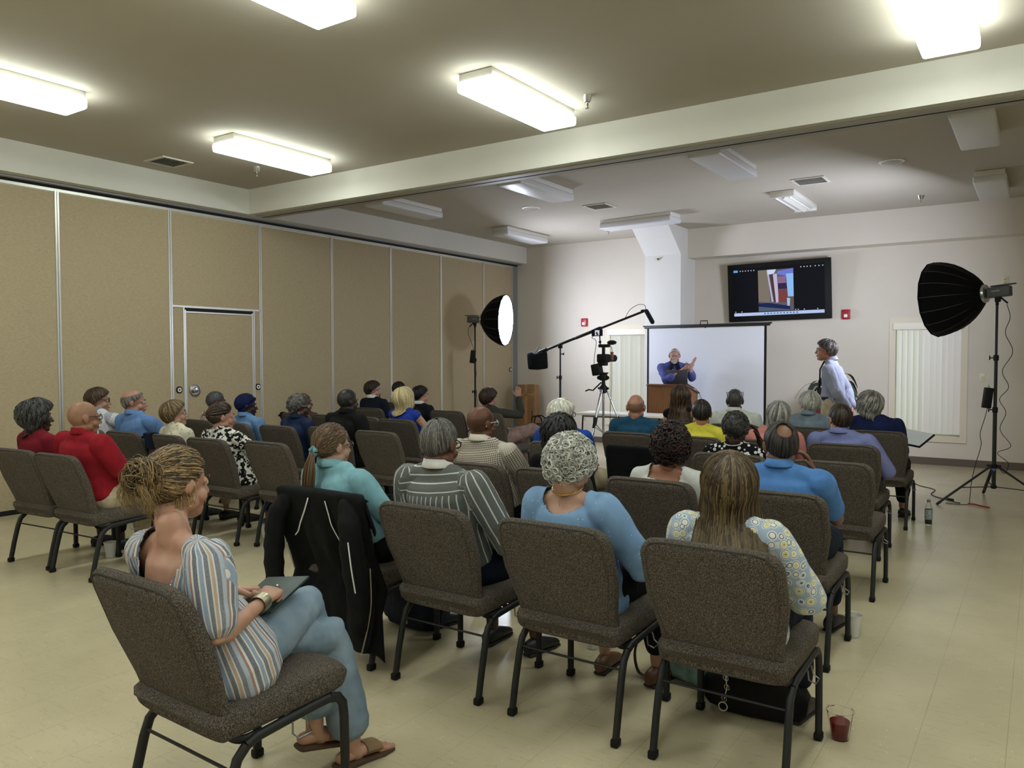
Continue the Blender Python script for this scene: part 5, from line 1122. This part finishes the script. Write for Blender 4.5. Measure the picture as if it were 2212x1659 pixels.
NAVYT = cloth('navy trousers', '161c30'); BLKT = cloth('black trousers', '121214', .2); KHAKI = cloth('khaki trousers', 'c2b497', .08); GREYT = cloth('grey trousers', '43444a')
SK = dict(w='c58f76', w2='b98270', tan='b98a66', dk='4a3026', md='7a4f38', lt='d0a088')
WH = ('b9b8b2', 'f0efe8'); GY = ('55534f', 'a9a7a0'); DB = ('17110e', '33261e'); BK = ('08080a', '1c1a1a')
def facing(seat, P, add=0):
    x, y, rz, _ = SEATS[seat]; hx = x+P.get('hx', 0); hy = y-.16; return -math.atan2(-4.6-hx, 11.4-hy)-rz+add
def sitter(key, seat, label, add=0, **P):
    P.setdefault('yaw', facing(seat, P, R(add))); return sit(key, seat, label, P), P
WHITE_C = cloth('white collar cloth', 'e6e6e2', .03)
# foreground woman writing on a tablet
def scoop(X, Y, Z): return ~((np.abs(X) < .112) & (Z > -.115+.11*(np.abs(X)/.112)**3))
FP = dict(zt=1.272, hx=-.095, hy=-.155, hs=1.0, fem=True, w=1.0, vox=.0062, hvox=.0032, svox=.0055, yaw=R(4), pitch=R(-2), skin='c99f88', hair='bun', hc=('33271d', 'ab8f60'), dens=4.2, hf=.38, earring='hoop',
          c1=(.005, -.228, .968), SR=(.160, -.222, .960), SL=(-.150, -.238, .950), hips=(.01, -.10, .585), ER=(.232, -.235, .715), WR=(.118, .020, .752), EL=(-.215, -.13, .72), WL=(-.085, .035, .745),
          handR=dict(d=(-.50, .80, .12), n=(.25, .05, 1), curl=.75, tcurl=.5), handL=dict(d=(.55, .75, .0), n=(-.2, .1, 1), curl=.7),
          KR=(-.045, .345, .625), AR=(.02, .315, .19), TR=(.15, .95, -.2), KL=(.035, .395, .500), AL=(.100, .430, .095), TL=(.12, 1, -.03), flare=.05, plen=1.97, pants=JEANS,
          shirt=pattern('multi stripe linen', f_multi), garment='blouse', neck='wide', cut=scoop, sleeve='short', sleeveloose=.022, inf=.014, hem=True, hemv=(.03, .03, -.035), fold=.005, sandal=True, browc='6a4a34')
fw_ = sit('F', 'F', 'person in a striped blouse and light jeans, writing on a tablet', FP)
tb = thing('tablet', 'dark green tablet on the lap of the woman in light jeans', 'tablet', tuple(A((-2.30, 1.70, 0))+rotz(R(-1.6)) @ A((-.005, .135, .722))), R(17)); tb.rotation_euler = (R(12), R(-6), R(17))
obj('cover', [rbox((0, 0, 0), (.185, .262, .012), .005)], mat('dark green cover', '20332f', .45, bump=.1), tb)
bw = FP['_']; ax = nrm(bw['W'][1]-bw['E'][1]); cc = bw['W'][1]-ax*.022
obj('bracelet', [lathe([(.0285, -.020), (.0315, -.022), (.032, 0), (.0305, .022), (.0275, .020), (.0285, 0), (.0285, -.020)], cc, axis=ax, n=30, cap=False)], mat('hammered silver', 'b9b59c', .3, .9, bump=.4, bscale=120), fw_)
pos = bw['W'][1]+nrm((-.50, .80, .12))*.105; obj('ring', [lathe([(.0098, -.003), (.0115, -.003), (.0115, .003), (.0098, .003), (.0098, -.003)], pos+A((.006, .004, -.004)), axis=nrm((-.4, .75, -.5)), n=18, cap=False), ell(pos+A((.012, .0, .010)), (.006, .007, .004), 8, 6)], CHROME, fw_)
def chairside(seat): x, y, rz, _ = SEATS[seat]; return A((x, y, 0)), rz
# row behind
pw, PP = sitter('pony', 'J', 'person with glasses and a brown ponytail in a light aqua polo', zt=1.217, hx=-.12, hs=.98, fem=True, w=1.12, vox=.0075, hvox=.0038, yaw=R(-8), skin='caa590', hair='pony', hc=('42301f', '7a6147'), dens=2.6, hf=.5, shirt=cloth('aqua polo knit', '8cc0cc', .06), sleeve='short', sleeveloose=.012, pants=BLKT, glasses=dict(c='5a4638'), ER=(.235, -.06, .70), WR=(.12, .12, .70), collar=True, fold=.004)
sc_ = PP['_']; q = [sc_['H']+sc_['Rm'] @ (A((0, -.118, -.015))+A((.020*math.cos(a), -.004, .020*math.sin(a)))) for a in np.linspace(0, 6.28, 15)]
obj('scrunchie', [sweep(q, [.013+.003*math.sin(i*2.4) for i in range(15)], n=10, caps=False)], cloth('teal scrunchie', '6f9fa8', .15), pw)
bg = cloth('grey stripe shirting', '6e7270')
sm_, SP = sitter('stripe', 'A', 'grey-haired person with glasses in a grey and white striped shirt with a white collar', zt=1.279, hx=-.05, hs=1.03, w=1.14, vox=.0075, hvox=.0038, yaw=R(6), pitch=R(-6), skin='6f4a38', hair='thin', hc=('3d3a38', '8a867f'), dens=3, hf=.45, shirt=pattern('grey stripe shirt', f_greystripe), sleeve='long', sleeveloose=.016, pants=NAVYT, glasses=True, collar=WHITE_C, ER=(.285, -.07, .70), WR=(.10, .18, .70), belly=.02, fold=.005, shoes='black', browc='5a5652', lipc='5e3a34')
cw, CP = sitter('curl', 'B', 'person with short curly white hair in a light blue dotted blouse', zt=1.218, hx=-.02, hs=.97, fem=True, w=1.0, vox=.0075, hvox=.0038, yaw=R(-4), pitch=R(-16), skin='c8a48e', hair='curly', hc=('8f8f88', 'e4e4dc'), dens=1.35, shirt=pattern('blue dotted blouse', f_dots), garment='blouse', neck='wide', cut=lambda X, Y, Z: ~((np.abs(X) < .098) & (Z > -.012+.03*(np.abs(X)/.098)**2)), sleeve='long', sleeveloose=.022, hem=True, ER=(.27, -.03, .68), WR=(.10, .20, .70), fold=.006, pants=BLKT, shoes='brown', earring='stud', inf=.014)
c = CP['_']; obj('necklace', [sweep([c['c1']+c['up']*(.066+.010*math.sin(a))+c['lat']*.068*math.cos(a)+c['fwd']*(.064*math.sin(a)+.004) for a in np.linspace(0, 6.28, 40)], [.0026+.0012*(i % 2) for i in range(40)], n=6, caps=False), sweep([c['c1']+c['up']*.055-c['fwd']*.066, c['c1']+c['up']*.015-c['fwd']*.082], .0015, n=5)], mat('gold', 'd8b56a', .25, 1), cw)
sitter('long', 'C', 'person with long highlighted brown hair in a pale blue and yellow floral blouse', zt=1.200, hx=.01, hs=1.02, fem=True, w=1.02, vox=.0075, hvox=.0038, yaw=R(18), skin='c2a08c', hair='long', hc=('30241a', '7d6a48'), dens=5, hf=.36, shirt=pattern('pale floral blouse', f_flowers), garment='blouse', sleeve='q3', sleeveloose=.020, hem=True, ER=(.28, -.04, .66), WR=(.10, .20, .70), pants=NAVYT, fold=.005, inf=.013)
sitter('check', 'H', 'bald person with glasses in a fine brown checked shirt', zt=1.254, hx=-.06, hs=1.03, w=1.2, hvox=.0042, skin='6b432e', hair='stubble', hc=('4a3024', '5c3e2e'), shirt=pattern('fine check', f_check('6a5d4e', 'ded6c8', .0125, .42)), sleeve='long', pants=BLKT, glasses=dict(c='c8c8c8'), collar=True, ER=(.26, .0, .68), add=-22, browc='2a201a', lipc='5a352c')
sitter('blackhair', 'G', 'person with loose wavy black hair in black', zt=1.199, hx=-.06, fem=True, skin='8a5f48', hair='wavymed', hc=BK, dens=1.0, shirt=cloth('black knit', '101012', .2), pants=BLKT, add=8)
sitter('white', 'X', 'person with wavy white hair and glasses in a royal blue shirt', zt=1.221, hx=-.07, w=1.12, skin='bf9480', hair='whitewave', hc=('b4b0a4', 'efece2'), shirt=cloth('royal blue shirt', '1f4aa8', .08), sleeve='short', pants=KHAKI, glasses=True, add=-38, browc='b0aca0')
sitter('darkcurl', 'E', 'person with short thick dark brown curls in a white top', zt=1.172, hx=.05, fem=True, w=1.1, hvox=.0042, skin='a8765a', hair='darkcurl', hc=('120c0a', '3a241a'), dens=1.2, shirt=cloth('white knit', 'e2e2dd', .03), garment='top', neck='wide', cut=lambda X, Y, Z: ~((np.abs(X) < .09) & (Z > .0)), sleeve='long', pants=BLKT)
sitter('teal', 'R', 'bald person with fair skin in a dark teal t-shirt', zt=1.232, hx=-.02, w=1.12, skin='b98770', hair='stubble', hc=('7a5c48', '8c6e5a'), shirt=cloth('dark teal knit', '1c4a66', .08), sleeve='short', pants=KHAKI)
sitter('brown', 'T', 'person with long straight brown hair in a black sleeveless top', zt=1.260, hx=-.02, fem=True, w=.95, skin='d4a48c', hair='long', hc=('24180f', '5a4432'), dens=.9, shirt=cloth('black knit', '101012', .2), sleeve='none', pants=BLKT)
sitter('yellow', 'S', 'person with dark thinning hair in a bright yellow t-shirt', zt=1.200, hx=.02, w=1.05, skin='b98465', hair='thin', hc=('12100f', '3c3835'), dens=1.2, shirt=cloth('yellow knit', 'e2d64c', .06), sleeve='short', pants=KHAKI)
sitter('wshirt', 'U', 'person with cropped grey hair and sunglasses on top, in a white shirt', zt=1.240, hx=-.06, w=1.12, skin='3e2a22', hair='buzz', hc=('2c2a29', '6e6c69'), shirt=cloth('white shirt', 'dfe2da', .03), sleeve='short', pants=GREYT, sun=True, collar=True, lipc='3c2620')
fp_, XP = sitter('flower', 'P', 'person with short dark grey curls in a black and white flowered top', zt=1.172, hx=-.02, fem=True, w=1.15, skin='3f2920', hair='afro', hc=('161413', '5d5a56'), shirt=pattern('black white flowers', f_bwflower), sleeve='cap', pants=BLKT, earring='stud', ER=(.18, .10, .74), WR=(.105, .0, .975), handR=dict(d=(-.25, -.25, .9), n=(.8, .5, 0), curl=.4), lipc='3c2620')
c = XP['_']; obj('pearl_necklace', [ell(c['c1']+c['up']*(.068+.006*math.sin(a))+c['lat']*.068*math.cos(a)+c['fwd']*(.064*math.sin(a)+.004), (.0045,)*3, 8, 6) for a in np.linspace(0, 6.28, 44)], mat('pearl', 'd8d4c8', .25), fp_)
sitter('pink', 'V', 'person with long grey hair and sunglasses on top, in a coral pink top', zt=1.200, hx=.10, fem=True, w=1.1, skin='c8a48e', hair='longthin', hc=('5c5b58', 'b4b2ac'), shirt=cloth('coral pink knit', 'd98c84', .05), sleeve='short', pants=KHAKI, sun=True)
sitter('grayman', 'W', 'person with short straight grey hair in a grey blue shirt', zt=1.230, hx=-.01, w=1.05, skin='c08a72', hair='full', hc=('8d8b84', 'c4c2ba'), shirt=cloth('grey blue shirt', '7a8a98', .10), sleeve='long', pants=NAVYT, collar=True)
sitter('bpolo', 'D', 'person with a round bald patch in dark hair, in a bright blue polo', zt=1.233, hx=-.01, hs=1.03, w=1.1, vox=.008, hvox=.004, skin='8a6650', hair='crown', patch=((.02, -.76, .65), 24), hc=('191615', '45413e'), dens=2.2, hf=.6, shirt=cloth('bright blue polo knit', '5a8ed2', .05), sleeve='short', sleeveloose=.012, collar=True, pants=NAVYT, ER=(.22, .10, .70), WR=(.115, .0, .965), handR=dict(d=(-.3, -.3, .9), n=(.8, .5, 0), curl=.4), fold=.0045)
lv, LP = sitter('lavender', 'N', 'person with short brown hair in a lavender polo with a bandaged elbow', zt=1.193, hx=-.06, hs=1.0, w=1.08, skin='c08f78', hair='short', hc=('1d1713', '4a3a2e'), shirt=cloth('lavender polo knit', '8088bc', .05), sleeve='half', sleeveloose=.012, collar=True, pants=GREYT, ER=(.285, -.09, .675), WR=(.23, .14, .60), glasses=dict(c='b8b8b8'))
c = LP['_']; e = c['E'][1]; obj('elbow_bandage', [sweep([e+nrm(c['S'][1]-e)*.055, e, e+nrm(c['W'][1]-e)*.075], [.051, .055, .047], n=18)], cloth('bandage', 'cdbf9c', .06), lv)
sitter('navy', 'O', 'person with wavy grey hair to the collar in a navy shirt', zt=1.236, hx=-.08, w=1.2, skin='c08a72', hair='chin', hc=('55534f', 'a5a39b'), shirt=cloth('navy shirt', '16204a', .15), sleeve='long', pants=BLKT, WR=(.16, .25, .70), add=6)
# left block
sitter('redw', 'l1', 'person with short dark grey hair and hoop earrings in a dark red top', zt=1.242, hx=-.05, fem=True, w=1.0, hvox=.004, skin='4a2f25', hair='wavymed', hc=('1c1b1b', '4c4c4e'), dens=1.2, shirt=cloth('dark red knit', '7e1a28', .08), sleeve='long', pants=BLKT, earring='hoop', ergold=False, add=-9, lipc='4a2a26')
sitter('redpolo', 'l2', 'bald person with glasses and a white goatee in a red polo', zt=1.266, hx=.02, hs=1.05, w=1.28, belly=.03, vox=.0085, hvox=.004, skin='a67f64', hair='bald', beard='goatee', beardc=('b8b6b0', 'f0eee8'), shirt=cloth('red polo knit', '9c1c2a', .07), sleeve='short', sleeveloose=.014, collar=True, pants=KHAKI, glasses=True, ER=(.26, -.0, .70), WR=(.13, .20, .66), add=0, browc='3a2c22')
sitter('chk', 'l5', 'person with neat brown hair and glasses in a white checked shirt', zt=1.272, hx=-.14, w=1.05, skin='b9927c', hair='full', hc=('2c1d14', '5c4330'), shirt=pattern('white check', f_check('dfe0e4', '7d84a0', .022, .12)), sleeve='roll', pants=GREYT, glasses=True, collar=True, SR=(.10, -.17, 1.0), ER=(.24, -.02, .90), WR=(.47, -.10, .97), handR=dict(d=(.8, .1, -.45), n=(.3, -.1, 1), curl=.5), add=-8)
sitter('bshirt', 'l3', 'person balding on top with grey sides in a light blue shirt', zt=1.273, hx=-.13, hs=1.02, w=1.2, skin='bd917c', hair='fringe', hc=('4c4844', '8f8a84'), shirt=cloth('light blue oxford', '6a8fc6', .05), sleeve='long', collar=True, pants=KHAKI, add=-14, ER=(.26, .05, .72))
sitter('cream', 'l4', 'person with short layered light brown hair in a cream patterned top', zt=1.177, hx=-.12, hs=.97, fem=True, w=.98, skin='c8a08c', hair='pixie', hc=('4a3a28', '94805c'), shirt=pattern('cream pattern', f_cream), sleeve='short', pants=KHAKI, glasses=dict(c='a89a8a', r=.0014), pitch=R(8), add=-12)
fl_, FLP = sitter('floral', 'l6', 'person with brown hair clipped up in a black and white floral blouse and jeans', zt=1.183, hx=-.05, fem=True, w=1.2, vox=.0085, hvox=.004, skin='bf9480', hair='updo', hc=('1f1611', '4a382c'), shirt=pattern('black white floral', f_blobs('141416', 'e4e2da', 30, .50)), garment='blouse', sleeve='q3', pants=DJ, shoes='grey', hem=True, ER=(.26, .02, .70), WR=(.12, .20, .68), add=-12)
c = FLP['_']; p0 = c['H']+c['Rm'] @ A((0, -.135, .02)); obj('hair_clip', [sweep(spline([p0+A((.0, -.012, .035)), p0+A((.012, -.03, .01)), p0+A((.006, -.03, -.025))], 5), [(.009, .004)]*11, n=8), sweep(spline([p0+A((.0, -.012, .03)), p0+A((-.014, -.028, .008)), p0+A((.0, -.03, -.028))], 5), [(.008, .004)]*11, n=8)], pattern('tortoise clip', f_blobs('6a4638', 'c8a890', 60, .5), .3), fl_)
sitter('gray26', 'l7', 'person with cropped grey hair seated beyond the woman with the hair clip', zt=1.200, hx=.05, w=1.0, skin='4a3026', hair='buzz', hc=('2a2a2b', '7c7c7e'), shirt=cloth('pale grey shirt', 'b8b8b4', .05), pants=GREYT)
bn, BP = sitter('beanie', 'l8', 'person in a navy knit cap and light blue denim shirt', zt=1.180, hx=-.02, w=1.05, skin='3a251d', hair='bald', shirt=cloth('blue chambray', '6f96c4', .08), sleeve='long', collar=True, pants=GREYT, add=-6, lipc='3a221e')
c = BP['_']; cv, cf = cap([78, 92, 110, 122, 130], vol=.016, rough=.001); obj('knit_cap', (cv @ c['Rm'].T*c['hs']+c['H'], cf), cloth('navy knit cap', '131d48', .2), bn, angle=180); obj('cap_band', [xf(sweep([hpt(a, R(interp_a(a, [76, 90, 107, 119, 127])), .016) for a in np.linspace(-math.pi, math.pi, 29)], [(.010, .006)]*29, n=8, side=(0, 0, 1), caps=False), c['Rm'], c['H'], c['hs'])], cloth('navy knit cap', '131d48', .2), bn)
sitter('denim', 'l9', 'person with short grey hair, round glasses and gold earring in a dark denim shirt', zt=1.195, hx=.10, fem=True, w=1.05, skin='4a3024', hair='afro', hc=('3c3a39', '9a9894'), shirt=pattern('navy denim', f_denim('16223e', '2a3c62')), sleeve='long', collar=True, pants=BLKT, glasses=dict(c='a8a49a'), earring='hoop', add=-14, lipc='4a2c26')
sitter('bald28', 'l10', 'bald person mostly hidden behind the person with round glasses', zt=1.135, hx=-.08, skin='6a4634', hair='stubble', hc=('2c201a', '3c2c24'), shirt=cloth('brown shirt', '4c3c34', .1), pants=GREYT)
sitter('suit', 'l15', 'person with cropped black grey hair in a black suit jacket', zt=1.259, hx=.09, w=1.12, skin='2f201b', hair='buzz', hc=('141414', '4c4c4e'), shirt=cloth('black suit wool', '141416', .2), garment='jacket', collar=True, sleeve='long', pants=BLKT, add=-4, lipc='33201c')
sitter('beard', 'l12', 'young bearded person with swept brown hair in a navy suit jacket', zt=1.245, hx=-.10, w=1.0, skin='c8a490', hair='full', hc=('1c120d', '3a281e'), beard='full', beardn=320, beardl=.012, shirt=cloth('navy suit wool', '161c2c', .15), garment='jacket', collar=WHITE_C, pants=NAVYT, add=-8)
person('sky', 'person in a pale blue shirt mostly hidden beyond the bearded young man', (-8.02, 9.05, 0), R(-20), dict(zt=1.20, hx=0, yaw=R(-20), skin='c2a08c', hair='short', hc=DB, shirt=cloth('pale blue shirt', 'a8c4d4', .05), pants=GREYT))
chair(-8.02, 9.05, G+'farthest left near the far corner, mostly hidden', R(-20))
bl, BLP = sitter('blond', 'l14', 'person with shoulder-length blonde hair in a blue sleeveless top', zt=1.222, hx=-.07, hs=1.0, fem=True, w=1.08, hvox=.004, skin='c8a48e', hair='bob', hc=('a08c5c', 'eadfb8'), dens=1.2, shirt=cloth('cobalt blue top', '2440a8', .06), garment='top', sleeve='none', pants=pattern('blue patterned skirt cloth', f_blobs('10162c', '2850b0', 26, .52)), shoes='tan', add=6, ER=(.24, -.02, .70))
sitter('byoung', 'l13', 'young person with neat jet black hair in a dark suit jacket', zt=1.190, hx=.10, skin='d0a48e', hair='full', hc=BK, shirt=cloth('dark suit wool', '171920', .15), garment='jacket', collar=WHITE_C, pants=NAVYT, add=-6)
sitter('hand', 'l17', 'person with dark hair, one hand raised, legs crossed in mauve trousers', zt=1.180, hx=-.08, fem=True, skin='bf9480', hair='pixie', hc=('17110e', '4a3024'), shirt=cloth('olive cardigan', '3c3d36', .08), sleeve='long', pants=cloth('mauve trousers', '9c8078', .08), ER=(.27, .05, .86), WR=(.20, .08, 1.07), handR=dict(d=(-.1, .1, 1), n=(.3, -.9, .1), curl=.35), KR=(.22, .40, .66), AR=(.50, .62, .40), TR=(.7, .7, -.2), KL=(.10, .40, .54), AL=(.05, .45, .10), shoes='tan')

# ------------------------------------------------------------------ the two standing people
def to_local(o, rz, wpt): return tuple(rotz(-rz) @ (A(wpt)-A(o)))
so = (-4.70, 11.43, 0); srz = R(212); L = lambda *p: to_local(so, srz, p)
SPK = dict(stand=True, zt=1.707, hx=0, hy=.02, hs=1.0, w=1.05, vox=.007, hvox=.0035, yaw=R(-11), pitch=R(-4), hips=(0, 0, .93), c1=(0, -.02, 1.425), KL=(-.10, .02, .50), KR=(.10, .02, .50), AL=(-.10, -.02, .10), AR=(.10, -.02, .10),
           ER=L(-4.70, 11.13, 1.22), WR=L(-4.42, 11.11, 1.39), EL=L(-4.33, 11.22, 1.26), WL=L(-4.31, 11.08, 1.42), handR=dict(d=(-.75, .35, .42), n=(.3, .8, .5), curl=.12, tcurl=-.3), handL=dict(d=(-.45, .35, .80), n=(-.55, .4, -.6), curl=.10),
           skin='cba08c', hair='fringe', hc=('a8a6a2', 'deddd8'), beard='full', beardc=('c8c6c0', 'f2f0ea'), beardl=.016, beardn=420, glasses=dict(c='8a7a6a', r=.0016), browc='a8a49c', shirt=cloth('periwinkle shirt', '5a62a8', .07), collar=cloth('dark lining', '1c1e2c', .1), sleeve='roll', sleeveloose=.014, pants=GREYT, fold=.005)
sp = person('speaker', 'person speaking at the lectern, white beard and glasses, blue shirt, hands raised', so, srz, SPK)
c = SPK['_']; obj('dark_vest_front', [sweep([c['c1']+c['lat']*s*.035+c['up']*.05+c['fwd']*.075, c['c1']+c['lat']*s*.06-c['up']*.06+c['fwd']*.128, c['c1']+c['lat']*s*.05-c['up']*.22+c['fwd']*.135], [(.022, .010), (.034, .012), (.030, .012)], n=12, side=tuple(c['lat'])) for s in (-1, 1)], cloth('dark lining', '1c1e2c', .1), sp)
obj('lanyard_pin', [ell(c['c1']+c['lat']*.045-c['up']*.05+c['fwd']*.145, (.006, .004, .006), 8, 6)], WHITE, sp)
mo_ = (-2.02, 9.70, 0); mrz = R(88)
MAN = dict(stand=True, zt=1.768, hx=0, hy=.085, hs=1.03, w=1.02, vox=.007, hvox=.0035, yaw=R(10), pitch=R(3), hips=(0, .0, 1.03), c1=(0, .015, 1.470), KL=(-.10, .03, .52), KR=(.10, .03, .52), AL=(-.11, 0, .10), AR=(.11, 0, .10),
           SL=(-.175, .02, 1.43), SR=(.175, .02, 1.43), EL=(-.25, -.10, 1.17), ER=(.25, -.10, 1.17), WL=(-.10, -.19, .985), WR=(.10, -.19, .985), handL=dict(d=(.5, -.15, -.55), n=(0, -1, -.1), curl=.5), handR=dict(d=(-.5, -.15, -.55), n=(0, -1, -.1), curl=.5),
           skin='c08670', hair='full', hc=('2c2622', '6a625a'), glasses=dict(c='9a9a9a', r=.0015), shirt=cloth('pale lavender shirt', 'a2a6b8', .04), collar=True, sleeve='long', sleeveloose=.014, pants=KHAKI, fold=.006, plen=1.95, shoes='brown')
mn = person('man', 'person standing in profile with hands clasped behind, pale shirt and khaki trousers', mo_, mrz, MAN)
c = MAN['_']; be = c['c0']+(c['c1']-c['c0'])*.14
obj('belt', [sweep([be-c['up']*.018, be+c['up']*.018], [(.176, .140)]*2, n=32, side=tuple(c['lat']), p=2.3, round_=0)], mat('black leather', '101012', .4), mn)
tag(obj('tie', [sweep([c['c1']+c['up']*.05+c['fwd']*.085, c['c1']-c['up']*.04+c['fwd']*.135, c['c1']-c['up']*.26+c['fwd']*.145], [(.014, .010), (.026, .006), (.032, .005)], n=10, side=tuple(c['lat']))], cloth('dark tie', '20222c', .1), mn))
